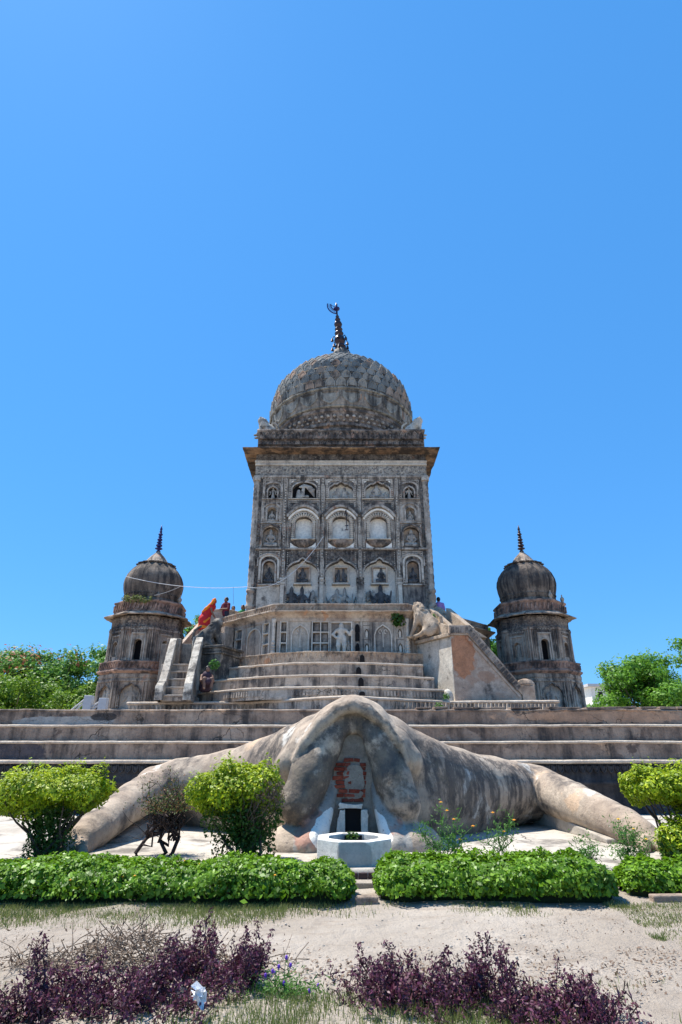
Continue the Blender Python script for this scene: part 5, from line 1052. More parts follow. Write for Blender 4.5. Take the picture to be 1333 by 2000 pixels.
def frog_fn(G):
    G = list(G)
    wob = .018*np.sin(G[0]*2.3+G[1]*1.1)*np.sin(G[2]*2.1+G[1]*.9)+.009*np.sin(G[0]*7+G[2]*5)*np.sin(G[1]*6.1)
    # ridge lines of the back, measured along the outline in the photograph
    def ridge(pts, k=.12):
        return chain(G, [wps(x, y, D, r, ox, oy) for x, y, D, r, ox, oy in pts], [q_[3] for q_ in pts], k)
    f = ridge([(686, 1373, 11.6, .28, 0, 1), (645, 1386, 11.8, .42, .35, .95), (600, 1406, 12.05, .52, .4, .92), (560, 1426, 12.35, .58, .4, .92), (500, 1453, 12.9, .60, .3, .95), (430, 1473, 13.5, .56, .2, .98), (350, 1487, 13.9, .46, 0, 1), (300, 1500, 14.05, .40, 0, 1)])
    f = smin(f, ridge([(686, 1373, 11.6, .28, 0, 1), (722, 1376, 11.8, .42, -.35, .95), (770, 1404, 12.1, .56, -.4, .92), (830, 1442, 12.5, .66, -.4, .92), (900, 1470, 13.2, .68, -.25, .96), (960, 1485, 13.8, .64, 0, 1), (1035, 1496, 14.3, .58, 0, 1)]), .15)
    f = smin(f, chain(G, [(.14, 12.2, 1.55), (.12, 13.6, 1.45), (.1, 15.8, 1.3)], [.62, .75, .8], .2), .3)
    low = smin(chain(G, [(-.75, 12.0, .75), (-2.2, 13.7, .55), (-3.5, 15, .5)], [.62, .66, .55], .2), chain(G, [(1.15, 12.0, .75), (2.3, 13.4, .6), (3.1, 14.2, .6), (4.1, 15.0, .6)], [.66, .70, .66, .5], .2), .3)
    f = smin(f, low, .4); f = smin(f, cap(G, (.1, 13.2, .6), (.1, 15.5, .6), 1.1, 1.4), .3)
    # upper lip: rounded edge that overhangs the jaw
    lp3 = [wp(x, y+2, 11.04+.06*(1-abs(i-4)/4)) for i, (x, y) in enumerate(LIP)]; up = chain(G, lp3, [.05, .08, .10, .11, .115, .11, .10, .08, .05], .06)
    up = smin(up, chain(G, [wps(x, y, 11.66, .34, (.5 if i < 3 else (-.5 if i > 3 else 0)), .85) for i, (x, y) in enumerate([(556, 1472), (588, 1432), (640, 1390), (688, 1369), (735, 1386), (780, 1428), (808, 1468)])], [.34]*7, .15), .16)
    up = smin(up, chain(G, [wps(x, y, 11.40, r_, ox, .9) for (x, y, r_, ox) in [(560, 1470, .20, .4), (590, 1434, .24, .4), (634, 1396, .21, .3), (660, 1380, .15, .2), (688, 1371, .12, 0), (716, 1380, .15, -.2), (742, 1392, .21, -.3), (782, 1430, .24, -.4), (806, 1466, .18, -.4)]], [.24, .25, .21, .15, .12, .15, .21, .25, .24], .1), .14)
    f = smin(f, up, .2)
    fl = None
    for pts, rs in FLAPS: g = chain(G, pts, rs, .08); fl = g if fl is None else np.minimum(fl, g)
    fl = smin(fl, cap(G, wp(668, 1420, 11.40), wp(710, 1420, 11.40), .22), .06)
    f = smin(f, fl, .012)
    ins = None                                   # inner flanks running down and outwards to the lower lip
    for pts, rs in (([wp(664, 1440, 11.75), wp(648, 1540, 11.5), wp(618, 1622, 10.9), wp(600, 1655, 10.55)], [.14, .17, .22, .19]), ([wp(717, 1440, 11.75), wp(733, 1540, 11.5), wp(760, 1622, 10.9), wp(776, 1655, 10.6)], [.14, .17, .22, .19])):
        g = chain(G, pts, rs, .08); ins = g if ins is None else np.minimum(ins, g)
    f = smin(f, ins, .04)
    base = smin(ell(G, (-.80, 11.0, .10), (.52, .60, .40)), ell(G, (1.12, 11.05, .12), (.60, .62, .42)), .05)
    f = smin(f, base, .03)
    f = f+wob
    w = .15+.28*np.clip((1.85-G[2])/1.7, 0, 1)**1.1; xc = .235
    hol = smax(smax(np.abs(G[0]-xc)-w, G[1]-11.62, .06), G[2]-1.92, .15); f = smax(f, -hol, .08)
    aL = chain(G, [(-4.02, 14.05, .93), (-4.1, 12.6, .72), (-4.16, 11.0, .40), (-4.2, 10.55, .30)], [.40, .36, .29, .24], .05)
    aR = chain(G, [(4.42, 14.15, .88), (4.72, 12.9, .66), (5.02, 11.5, .40), (5.1, 11.0, .30)], [.46, .39, .32, .26], .05)
    f = smin(f, smin(aL, aR, .1)+wob*.5, .035)
    for fx_, fy, s in ((-4.2, 10.4, -1), (5.12, 10.85, 1)):
        f = smin(f, ell(G, (fx_, fy, .2), (.24, .34, .16)), .08)
        for k in (-1, 0, 1): f = smin(f, chain(G, [(fx_, fy, .25), (fx_+k*.2, fy-.22, .27), (fx_+k*.3, fy-.42, .2)], [.14, .09, .08], .03), .05)
    return f
V, F = sdf_mesh(frog_fn, (-5.0, 9.75, .08), (5.9, 16.5, 2.85), .040)
Vd = fbm(V, 5.0, 3)*.006
fo = np_obj('frog_body', V+np.stack([Vd*.3, -Vd, Vd], 1), F, M['frog'], frog, True)
Gv = [V[:, 0], V[:, 1], V[:, 2]]; md = np.full(len(V), .0)      # black mould has settled on the jaw flaps, the right flank and the lip edge
for i_, (pts, rs) in enumerate(FLAPS): md = np.maximum(md, np.clip(1-np.maximum(chain(Gv, pts[:4], rs[:4], .05), 0)/.12, 0, 1)*(.70 if i_ == 0 else .60))
md = np.maximum(md, np.clip(1-np.maximum(chain(Gv, [wp(790, 1440, 11.6), wp(860, 1540, 11.9), wp(890, 1580, 12.2)], [.15, .3, .2]), 0)/.35, 0, 1)*.5)
md = np.maximum(md, np.clip(1-np.maximum(chain(Gv, [wp(x, y-3, 11.1) for x, y in LIP[2:8]], [.1]*6), 0)/.14, 0, 1)*.50)
md = np.maximum(md, np.clip(1-np.maximum(chain(Gv, [wp(870, 1500, 12.4), wp(1000, 1560, 14)], [.3, .4]), 0)/.4, 0, 1)*.30)
def zone(nm, parts):      # how strongly a stain or an old coat of paint lies on each part of the plaster
    a = np.zeros(len(V))
    for pts, rs, fade, k in parts: a = np.maximum(a, np.clip(1-np.maximum(chain(Gv, pts, rs, .05), 0)/fade, 0, 1)*k)
    at_ = fo.data.attributes.new(nm, 'FLOAT', 'POINT'); at_.data.foreach_set('value', a.astype(np.float32))
at_ = fo.data.attributes.new('mould', 'FLOAT', 'POINT'); at_.data.foreach_set('value', md.astype(np.float32))
IN = lambda xs: [wp(xs[0], 1440, 11.7), wp(xs[1], 1540, 11.5), wp(xs[2], 1622, 10.85), wp(xs[3], 1655, 10.5)]
zone('grey_render', [(IN((666, 652, 622, 606)), [.16, .18, .24, .22], .12, .75), (IN((716, 731, 757, 772)), [.16, .18, .24, .22], .12, .75)])
zone('red_wash', [([wp(612, 1600, 10.9), wp(600, 1640, 10.6)], [.12, .15], .2, .6), ([wp(772, 1600, 10.95), wp(778, 1640, 10.7)], [.1, .12], .2, .6)])
zone('limewash', [([wp(650, 1592, 11.0), wp(640, 1612, 10.75), wp(626, 1632, 10.5)], [.05, .12, .10], .14, .9), ([wp(622, 1636, 10.4), wp(652, 1630, 10.5)], [.03, .06], .1, .9), ([wp(726, 1590, 11.0), wp(737, 1612, 10.75), wp(750, 1636, 10.5)], [.04, .10, .08], .12, .9)])
zone('streaks', [([wp(830, 1500, 11.9), wp(930, 1540, 13), wp(1030, 1560, 14)], [.35, .45, .4], .4, .75), ([wp(520, 1500, 12.2), wp(560, 1440, 12)], [.3, .2], .4, .6)])
# back of the mouth: mortar wall with exposed bricks, drain and lintel
yb = 11.36; X = lambda px, py: P(px, py, yb).x; Zp = lambda py: P(690, py, yb).z
b = MB(); b.prism([(X(636, 1640), .1), (X(742, 1640), .1), (X(733, 1560), Zp(1560)), (X(724, 1480), Zp(1480)), (X(712, 1425), Zp(1425)), (X(670, 1425), Zp(1425)), (X(656, 1480), Zp(1480)), (X(644, 1560), Zp(1560))], yb, yb+.5); wall_ = b.build('mouth_wall', M['mortar'], frog, bevel=.01)
rows_ = []
z = Zp(1566); n_b = 0; bh = .058
def brick_at(x, z, w, h, dep):
    b = MB(); j = lambda: .008*rng.normal(); b.hexa([(x+j(), yb-dep+j(), z+j()), (x+w+j(), yb-dep+j(), z+j()), (x+w, yb+.05, z), (x, yb+.05, z), (x+j(), yb-dep+j(), z+h+j()), (x+w+j(), yb-dep+j(), z+h+j()), (x+w, yb+.05, z+h), (x, yb+.05, z+h)]); b.build('brick', M['brick'], frog, bevel=.006)
r = 0
while z < Zp(1486):
    t = (Zp(z) if False else 0); py = 1566-(z-Zp(1566))/(Zp(1486)-Zp(1566))*80
    xl, xr = X(657, py), X(717, py)
    if r < 4: segs = [(xl+(.1 if r == 0 else .02*r), xr-.02)]
    else: segs = [(xl, xl+(.24 if r < 9 else .1)+.05*rng.random()), (xr-.10-.03*rng.random(), xr-.005)]
    if r in (11, 12, 13): segs.insert(1, (xl+.16, xl+.16+.2+.05*r*.3))
    if py < 1494: segs = [(xl+.22, xr-.12)]
    for a, c in segs:
        x = a-.1*rng.random()*(r % 2)
        while x < c-.03:
            w = min(.17+.05*rng.random(), c-x)
            if w > .04: brick_at(x, z, w-.012, bh, .012+.03*rng.random())
            x += w
    z += bh+.014; r += 1
patch = [(X(px, py)+.008*rng.normal(), Zp(py)+.008*rng.normal()) for px, py in ((676, 1500), (684, 1495), (694, 1493), (704, 1496), (710, 1505), (711, 1516), (713, 1530), (710, 1541), (711, 1551), (705, 1559), (697, 1562), (688, 1561), (679, 1562), (674, 1553), (677, 1543), (672, 1533), (674, 1521), (671, 1511))]
b = MB(); b.prism(patch[::-1], yb-.035, yb+.02); b.build('plaster_patch', M['mortar'], frog, bevel=.01)
def lump(name, mat, pts, y0, y1, seed=1):      # irregular hand-plastered slab
    out = []
    for i in range(len(pts)):
        a, c = Vector(pts[i]), Vector(pts[(i+1) % len(pts)])
        for t in (0, .33, .66): q_ = a.lerp(c, t); out.append((q_.x+.012*rng.normal(), q_.y+.012*rng.normal()))
    b = MB(); b.prism(out, y0, y1); return b.build(name, M[mat], frog, bevel=.014)
lump('lintel', 'paint', [(X(661, 1579), Zp(1579)), (X(708, 1578), Zp(1578)), (X(709, 1569), Zp(1569)), (X(661, 1568), Zp(1568))], yb-.12, yb+.03)
yj = yb-.02
lump('door_jamb', 'paint', [(X(657, 1632), .16), (X(673.5, 1632), .16), (X(673.5, 1580), Zp(1580)), (X(665, 1580), Zp(1580)), (X(658, 1602), Zp(1602))], yb-.11, yb+.03)
lump('door_jamb', 'paint', [(X(705.5, 1632), .16), (X(721, 1632), .16), (X(719, 1600), Zp(1600)), (X(716, 1580), Zp(1580)), (X(705.5, 1580), Zp(1580))], yb-.11, yb+.03)
b = MB(); b.box(X(673, 1600), X(706, 1600), yb-.012, yb+.02, .14, Zp(1579)); b.build('drain_opening', M['dark'], frog)
def blob(name, mat, pts, rs, h=.02):
    lo = [min(p[i]-r_ for p, r_ in zip(pts, rs))-.08 for i in range(3)]; hi = [max(p[i]+r_ for p, r_ in zip(pts, rs))+.08 for i in range(3)]
    return sdf_obj(name, lambda G: chain(G, pts, rs, .06)+.012*np.sin(G[0]*31)*np.sin(G[2]*27)*np.sin(G[1]*22), lo, hi, h, M[mat], frog)
# blob('white_patch', 'paint', [wp(651, 1594, 11.12), wp(640, 1613, 10.85), wp(628, 1630, 10.62)], [.11, .19, .15]); # blob('white_patch', 'paint', [wp(724, 1588, 11.12), wp(736, 1610, 10.85), wp(749, 1632, 10.62)], [.09, .17, .15])
# blob('white_lip', 'paint', [wp(618, 1634, 10.36), wp(640, 1632, 10.36), wp(656, 1624, 10.5)], [.05, .09, .08])
b = MB(); q0 = P(1055, 1603, 14.9); b.hexa([(4.30, 14.6, .14), (4.62, 11.4, .14), (5.15, 11.4, .14), (5.0, 14.6, .14), (4.30, 14.6, .52), (4.62, 11.4, .22), (5.15, 11.4, .22), (5.0, 14.6, .52)]); b.build('leg_support', M['concrete'], frog, bevel=.02)
b = MB(); b.hexa([(-4.2, 14.6, .14), (-4.2, 11.4, .14), (-3.75, 11.4, .14), (-3.45, 14.6, .14), (-4.2, 14.6, .5), (-4.2, 11.4, .2), (-3.95, 11.4, .2), (-3.65, 14.6, .5)]); b.build('leg_support', M['frog'], frog, bevel=.02)
# ================================================================ WELL
wc = P(692, 1660, 9.72); zw = .15+.305; Ro = .54; Ri = .37
b = MB(); n = 8; ph = math.pi/8
ring_ = lambda R, z: [(wc.x+R/math.cos(math.pi/8)*math.cos(ph+2*math.pi*k/n), 9.72+R/math.cos(math.pi/8)*math.sin(ph+2*math.pi*k/n), z) for k in range(n)]
rr = [b._p(ring_(Ro, .13)), b._p(ring_(Ro-.005, zw)), b._p(ring_(Ri, zw)), b._p(ring_(Ri, .10))]
for a, c in zip(rr[:-1], rr[1:]):
    for k in range(n): b.f.append((a+k, a+(k+1) % n, c+(k+1) % n, c+k))
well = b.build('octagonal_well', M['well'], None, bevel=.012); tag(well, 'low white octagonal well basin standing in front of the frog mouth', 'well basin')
b = MB(); b.face(ring_(Ri, .19)); b.build('well_floor', M['dark'], well)
b = MB(); b.box(wc.x-.14, wc.x+.13, 9.72+Ri-.05, 9.72+Ro+.0, .2, zw-.02); b.build('inlet_slot', M['dark'], well)
p, nr = shell_points(200, [((wc.x-.02, 10.0, .40), (.11, .08, .11))], .2, .5); VV, FF = leaf_quads(p, .045, .4)
tag(np_obj('weed_clump', VV, FF, M['topiary_low']), 'small dark leafy weed growing in the well basin below the drain', 'weed')
# ================================================================ PEOPLE
def person(label, loc, rz, fn_body, clothes, hair=None, lo=(-.6, -.6, -.05), hi=(.6, .6, 1.85), h=.03, group=None):
    t = thing('person', label, 'person', loc, group); Mx = Matrix.Translation(loc) @ Matrix.Rotation(rz, 4, 'Z')
    sdf_obj('body', fn_body, lo, hi, h, M['skin'], t, Mx)
    for nm, fn, mt in clothes: sdf_obj(nm, fn, lo, hi, h, M[mt], t, Mx)
    if hair: sdf_obj('hair', hair, lo, hi, h, M['hair'], t, Mx)
    return t
# woman bending forward while climbing (local +x is where she is heading)
def w_body(G):
    f = ell(G, (.36, 0, 1.42), (.10, .085, .12)); f = smin(f, cap(G, (.30, 0, 1.30), (.22, 0, 1.18), .055), .03); f = smin(f, cap(G, (.2, 0, 1.12), (0, 0, .8), .14, .13), .05)
    f = smin(f, chain(G, [(.2, -.18, 1.15), (.28, -.22, .88), (.40, -.14, .70)], [.055, .045, .04], .02), .03); f = smin(f, chain(G, [(.2, .18, 1.15), (.3, .2, .9), (.42, .14, .72)], [.055, .045, .04], .02), .03)
    for s in (-1, 1): f = smin(f, chain(G, [(0, s*.09, .8), (.06*s+.03, s*.1, .42), (-.02+.05*s, s*.1, .06)], [.12, .08, .05], .03), .04); f = smin(f, cap(G, (-.02+.05*s, s*.1, .03), (.12+.05*s, s*.1, .03), .045, .03), .02)
    return f
def w_sari(G):
    f = chain(G, [(.24, 0, 1.16), (.06, 0, .88), (-.03, 0, .55), (-.02, 0, .16)], [.19, .21, .25, .27], .08); f = smin(f, cap(G, (.2, -.2, 1.16), (.2, .2, 1.16), .09), .05)
    f = smin(f, ell(G, (.335, 0, 1.43), (.125, .12, .14)), .05); f = smax(f, .10-G[2], .02); f = smax(f, -(ell(G, (.50, 0, 1.40), (.12, .09, .12))), .02); return f+.012*np.sin(G[1]*32+G[2]*9)*np.clip(1.1-G[2], 0, 1)
def w_border(G):
    f = chain(G, [(.36, -.11, 1.50), (.20, -.19, 1.22), (.0, -.21, 1.02), (-.14, -.12, .88)], [.07, .07, .07, .05], .03); g = smax(np.abs(G[2]-.18+.12*G[0])-.075, cap(G, (-.02, 0, .5), (-.02, 0, .1), .26, .285), .02)
    g2 = chain(G, [(-.22, -.05, .32), (.0, -.24, .42), (.2, -.18, .62)], [.06, .055, .04], .03); return np.minimum(np.minimum(f, g), g2)
wl = P(404, 1234, 26.2); person('woman in a red sari with orange border bending forward as she climbs', (wl.x-.12, 26.2, wl.z), math.radians(12), w_body, [('sari', w_sari, 'red'), ('sari_border', w_border, 'saffron')])
def stand(arm='down'):
    def f(G):
        f = ell(G, (0, -.02, 1.58), (.085, .1, .12)); f = smin(f, cap(G, (0, 0, 1.47), (0, 0, 1.38), .055), .03); f = smin(f, ell(G, (0, -.12, 1.56), (.02, .03, .03)), .02)
        f = smin(f, cap(G, (0, 0, 1.28), (0, 0, .95), .15, .13), .06); f = smin(f, cap(G, (-.17, 0, 1.36), (.17, 0, 1.36), .06), .05)
        for s in (-1, 1):
            pts = [(s*.2, 0, 1.34), (s*.25, .0, 1.06), (s*.24, -.06, .82)] if arm == 'down' else [(s*.2, 0, 1.34), (s*.26, -.06, 1.10), (s*.02-.12, -.24, 1.10)]
            f = smin(f, chain(G, pts, [.055, .045, .035], .02), .03); f = smin(f, chain(G, [(s*.09, 0, .9), (s*.1, -.01, .48), (s*.1, 0, .06)], [.1, .07, .045], .03), .04); f = smin(f, cap(G, (s*.1, 0, .03), (s*.1, -.15, .03), .04, .03), .02)
        return f
    return f
def shirt(arm='down'):
    def f(G):
        f = chain(G, [(0, 0, 1.33), (0, 0, 1.1), (0, 0, .88)], [.165, .165, .16], .06); f = smin(f, cap(G, (-.19, 0, 1.35), (.19, 0, 1.35), .08), .05)
        for s in (-1, 1):
            e_ = (s*.25, .0, 1.1) if arm == 'down' else (s*.26, -.05, 1.12); f = smin(f, cap(G, (s*.2, 0, 1.34), e_, .075, .075), .03)
        return f
    return f
trous = lambda G: smin(smin(chain(G, [(.09, 0, .92), (.1, -.01, .5), (.1, 0, .1)], [.12, .09, .075], .03), chain(G, [(-.09, 0, .92), (-.1, -.01, .5), (-.1, 0, .1)], [.12, .09, .075], .03), .04), cap(G, (-.05, 0, .92), (.05, 0, .92), .14), .05)
def hair_short(G): return smax(ell(G, (0, .01, 1.62), (.1, .115, .12)), -(ell(G, (0, -.12, 1.52), (.1, .09, .12))), .02)
def hair_long(G): return smin(hair_short(G), chain(G, [(0, .1, 1.6), (0, .11, 1.35), (0, .11, 1.15)], [.09, .08, .05], .03), .05)
FLZ = ZC1-.45
def put(label, px, head_py, D, rz, cl, hair, arm='down', zoff=0, h=.03):
    p = P(px, head_py, D); z = p.z-1.71; return person(label, (p.x, D, z), rz, stand(arm), [('shirt', shirt(arm), cl), ('trousers', trous, 'jeans')], hair)
put('man in a maroon shirt leaning over the round drum with folded arms', 443, 1167, 27.9, math.radians(-35), 'maroon', hair_short, 'fold')
put('person in cream with bare head just showing above the terrace parapet', 456.5, 1184, 28.8, .2, 'cream_cloth', hair_long)
put('person in green with dark hair just showing above the terrace parapet', 475, 1182, 29.2, -.3, 'green_cloth', hair_long)
put('man in a lilac shirt seen from behind beside the tower corner', 856.5, 1167, 28.6, math.radians(165), 'lilac', hair_short)
def sit_body(G):
    f = ell(G, (0, -.05, .78), (.085, .1, .12)); f = smin(f, cap(G, (0, 0, .68), (0, .02, .6), .055), .03); f = smin(f, cap(G, (0, .05, .5), (0, .1, .14), .15, .15), .05); f = smin(f, cap(G, (-.17, .02, .55), (.17, .02, .55), .06), .05)
    for s in (-1, 1): f = smin(f, chain(G, [(s*.1, .08, .13), (s*.14, -.32, .40), (s*.13, -.36, .05)], [.1, .075, .05], .03), .04); f = smin(f, chain(G, [(s*.2, 0, .54), (s*.24, -.16, .34), (s*.08, -.36, .42)], [.05, .045, .035], .02), .03); f = smin(f, cap(G, (s*.13, -.34, .03), (s*.13, -.48, .03), .04, .03), .02)
    return f
sp = PZ(395, 1347, ZS3); person('person in dark clothes, the shade put into their colour, crouching beside the narrow stair', (sp.x+.06, sp.y+.35, ZS3+.0), .4, sit_body, [('shawl', lambda G: smin(chain(G, [(0, .02, .55), (0, .08, .3), (0, .05, .12)], [.19, .21, .24], .06), cap(G, (0, -.1, .25), (0, -.3, .3), .19, .15), .06), 'shade_mauve')], lambda G: smax(ell(G, (0, -.03, .81), (.1, .115, .12)), -(ell(G, (0, -.16, .74), (.1, .09, .12))), .02), (-.5, -.7, -.05), (.5, .5, 1.0))
# ================================================================ PLANTS
def stems_mesh(name, mat, stems, parent, n=5):
    mb = MB()
    for pts, r in stems: mb.tube(pts, r, n)
    return mb.build(name, M[mat], parent, smooth=True)
def wander(p, q, k=5, amp=.08):
    p, q = Vector(p), Vector(q); return [p.lerp(q, i/k)+(Vector(rng.normal(size=3))*amp*(0 < i < k)) for i in range(k+1)]
def hedge(label, x0, x1, y0, y1, h, n, seed):
    t = thing('clipped_hedge', label, 'hedge', ((x0+x1)/2, (y0+y1)/2, 0), 'low leafy hedges along the path')
    L = x1-x0; xs = x0+L*rng.random(n); ang = math.pi*(.02+.96*rng.random(n)**.9); yc, ry = (y0+y1)/2, (y1-y0)/2
    endt = np.clip(np.minimum(xs-x0, x1-xs)/.35, 0, 1); endf = np.sqrt(1-(1-endt)**2)*.75+.25; bump = 1+.16*vnoise(np.stack([xs*1.6+seed, xs*0+seed, xs*0], 1))+.17*vnoise(np.stack([xs*4.3, ang*2.2, xs*0+seed], 1))+.10*vnoise(np.stack([xs*11, ang*6, xs*0+seed], 1))
    q = 1-.32*rng.random(n)**1.5; ca, sa = np.cos(ang), np.sin(ang); pw = lambda v: np.sign(v)*np.abs(v)**.62
    p = np.stack([xs, yc-ry*pw(ca)*q*endf*bump, .03+h*pw(sa)*q*endf*bump], 1); p += rng.normal(size=p.shape)*.012
    nr = np.stack([0*xs, -ca, sa], 1); V1, F1 = leaf_quads(p, .05*(.6+.8*rng.random(n)), .35, .62, nr)
    np_obj('leaves', V1, F1, M['hedge'], t)
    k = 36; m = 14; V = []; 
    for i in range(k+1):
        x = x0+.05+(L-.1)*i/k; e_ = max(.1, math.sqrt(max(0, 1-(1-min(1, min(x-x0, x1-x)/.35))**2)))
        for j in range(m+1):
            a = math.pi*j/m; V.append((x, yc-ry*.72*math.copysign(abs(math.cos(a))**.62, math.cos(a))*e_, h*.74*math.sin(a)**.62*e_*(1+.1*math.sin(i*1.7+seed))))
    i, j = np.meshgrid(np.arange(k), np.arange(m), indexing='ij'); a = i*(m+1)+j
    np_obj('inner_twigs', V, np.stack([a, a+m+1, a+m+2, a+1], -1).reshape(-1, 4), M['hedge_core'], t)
    mb = MB()
    for _ in range(int(L*2.6)):                    # small yellow and orange flowers
        i = rng.integers(n); mb.sphere((p[i][0], p[i][1]-.02, p[i][2]+.02), (.016, .016, .01), 6, 3)
    tag(mb.build('flowers', M['orange'], t), kind='stuff'); return t
hedge('long green leafy hedge along the left side of the sandy path', -6.2, .16, 7.66, 8.78, .335, 40000, 3.0)
hedge('green leafy hedge right of the gap in front of the well', .42, 3.29, 7.72, 8.9, .35, 25000, 8.0)
hedge('short green leafy hedge at the far right end of the path', 3.5, 7.0, 7.95, 8.9, .335, 23000, 5.0)
def topiary(label, cx, cy, z0, ells_top, ells_low, n_top, n_low, stem_top, group='yellow green shaped bushes', dry=None):
    t = thing('shaped_bush', label, 'bush', (cx, cy, z0), group)
    p, nr = shell_points(n_top, ells_top, .27, .4); keep = fbm(p, 5, 2) > -.62; p, nr = p[keep], nr[keep]
    q_, n2 = shell_points(70, ells_top, .3, .05); up_ = q_[n2[:, 2] > .1]; sh = np.concatenate([u+np.array([.03*rng.normal(), .03*rng.normal(), 1])*k*.022+rng.normal(size=3)*.012 for u in up_ for k in range(7)]).reshape(-1, 3); p = np.concatenate([p, sh]); nr = np.concatenate([nr, np.tile([[0, 0, 1.]], (len(sh), 1))])
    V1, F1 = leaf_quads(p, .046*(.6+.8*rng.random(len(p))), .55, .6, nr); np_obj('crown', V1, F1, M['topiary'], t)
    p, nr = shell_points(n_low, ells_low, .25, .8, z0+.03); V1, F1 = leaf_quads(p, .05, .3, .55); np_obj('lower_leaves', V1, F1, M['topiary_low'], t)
    st = []
    for _ in range(16):
        a = 2*math.pi*rng.random(); c, r = ells_top[rng.integers(len(ells_top))]; q_ = (c[0]+r[0]*.7*math.cos(a), c[1]+r[1]*.7*math.sin(a), c[2]-r[2]*.25+.1*rng.normal())
        st.append((wander((cx+.09*rng.normal(), cy+.09*rng.normal(), z0-.03), q_, 5, .045), [.024, .021, .018, .014, .010, .006]))
    stems_mesh('stems', 'bark', st, t)
    if dry:
        p, nr = shell_points(dry[1], dry[0], .3, .7); V1, F1 = leaf_quads(p, .035, .2, .45); np_obj('dry_leaves', V1, F1, M['dryleaf'], t); st = []
        for c, r in dry[0]:
            for _ in range(22): st.append((wander((cx+.05*rng.normal(), cy-.1, z0+.35), (c[0]+r[0]*rng.normal()*.5, c[1]-r[1]*abs(rng.normal())*.6, c[2]+r[2]*rng.normal()*.5), 4, .03), [.008, .006, .005, .004, .002]))
        stems_mesh('dry_twigs', 'twig', st, t, 4)
    return t
D1 = 9.75; c = P(104, 1545, D1); g = P(92, 1675, D1)
topiary('yellow green mushroom shaped bush at the far left before the frog foreleg', g.x, D1, .15, [((c.x, D1, c.z+.03), (.88, .68, .30)), ((c.x-.45, D1, c.z-.05), (.50, .5, .25)), ((c.x+.35, D1+.1, c.z+.02), (.55, .5, .27))], [((g.x-.02, D1, .42), (.36, .32, .38)), ((g.x-.05, D1, .72), (.40, .36, .22))], 19000, 3600, c.z)
D2 = 9.7; c = P(466, 1535, D2); g = P(482, 1676, D2)
topiary('yellow green rounded bush with brown twigs close left of the frog mouth', g.x, D2, .15, [((c.x-.05, D2, c.z-.02), (.72, .62, .36)), ((c.x-.28, D2, c.z-.08), (.48, .5, .34)), ((c.x+.25, D2, c.z-.0), (.5, .5, .34))], [((g.x, D2, .42), (.46, .4, .42)), ((g.x-.08, D2, .75), (.62, .5, .38))], 15000, 6800, c.z, dry=([((c.x+.48, D2-.32, c.z-.12), (.30, .22, .24))], 1500))
D3 = 9.8; c = P(1296, 1538, D3); g = P(1330, 1676, D3)
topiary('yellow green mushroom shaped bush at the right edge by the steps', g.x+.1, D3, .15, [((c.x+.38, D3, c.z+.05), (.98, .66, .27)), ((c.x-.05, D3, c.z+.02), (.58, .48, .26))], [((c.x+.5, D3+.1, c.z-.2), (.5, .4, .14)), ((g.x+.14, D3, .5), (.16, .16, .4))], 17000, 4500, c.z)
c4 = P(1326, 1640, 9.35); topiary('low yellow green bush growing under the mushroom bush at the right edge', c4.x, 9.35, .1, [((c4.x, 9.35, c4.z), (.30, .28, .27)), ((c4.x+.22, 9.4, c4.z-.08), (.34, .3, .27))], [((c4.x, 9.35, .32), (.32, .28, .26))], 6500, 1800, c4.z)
# bare thorny bush with a few reddish leaves
t = thing('thorny_bush', 'sparse dark branched bush with small reddish leaves between two yellow green bushes', 'bush', (P(320, 1672, 10.1).x, 10.1, .15)); st = []; tips = []
for bx in (268, 312, 330):
    b0 = P(bx, 1676, 10.1); main = wander((b0.x, 10.1, .13), (P(bx+14, 1625, 10.1).x+.1*rng.normal(), 10.1+.1*rng.normal(), P(300, 1628, 10.1).z), 5, .05); st.append((main, [.036, .032, .03, .026, .024, .02]))
    for _ in range(9):
        tp = P(275+110*rng.random(), 1525+75*rng.random(), 10.1); tp.y += .25*rng.normal(); k = main[rng.integers(2, 6)]; br = wander(k, tp, 6, .07); st.append((br, [.018, .015, .012, .01, .008, .006, .004])); tips += br[2:]
        for _ in range(5):
            s0 = br[rng.integers(1, 6)]; e_ = s0+Vector(rng.normal(size=3))*.16+Vector((0, 0, .1)); tw = wander(s0, e_, 3, .03); st.append((tw, [.006, .005, .004, .002])); tips += tw
stems_mesh('branches', 'dark_twig', st, t, 5); tips = np.array([tuple(q) for q in tips])
p = tips[rng.integers(len(tips), size=5200)]+rng.normal(size=(5200, 3))*.07; p = p[p[:, 2] > .75]; V1, F1 = leaf_quads(p, .034, .3, .5); np_obj('leaves', V1, F1, M['rust_leaf'], t)
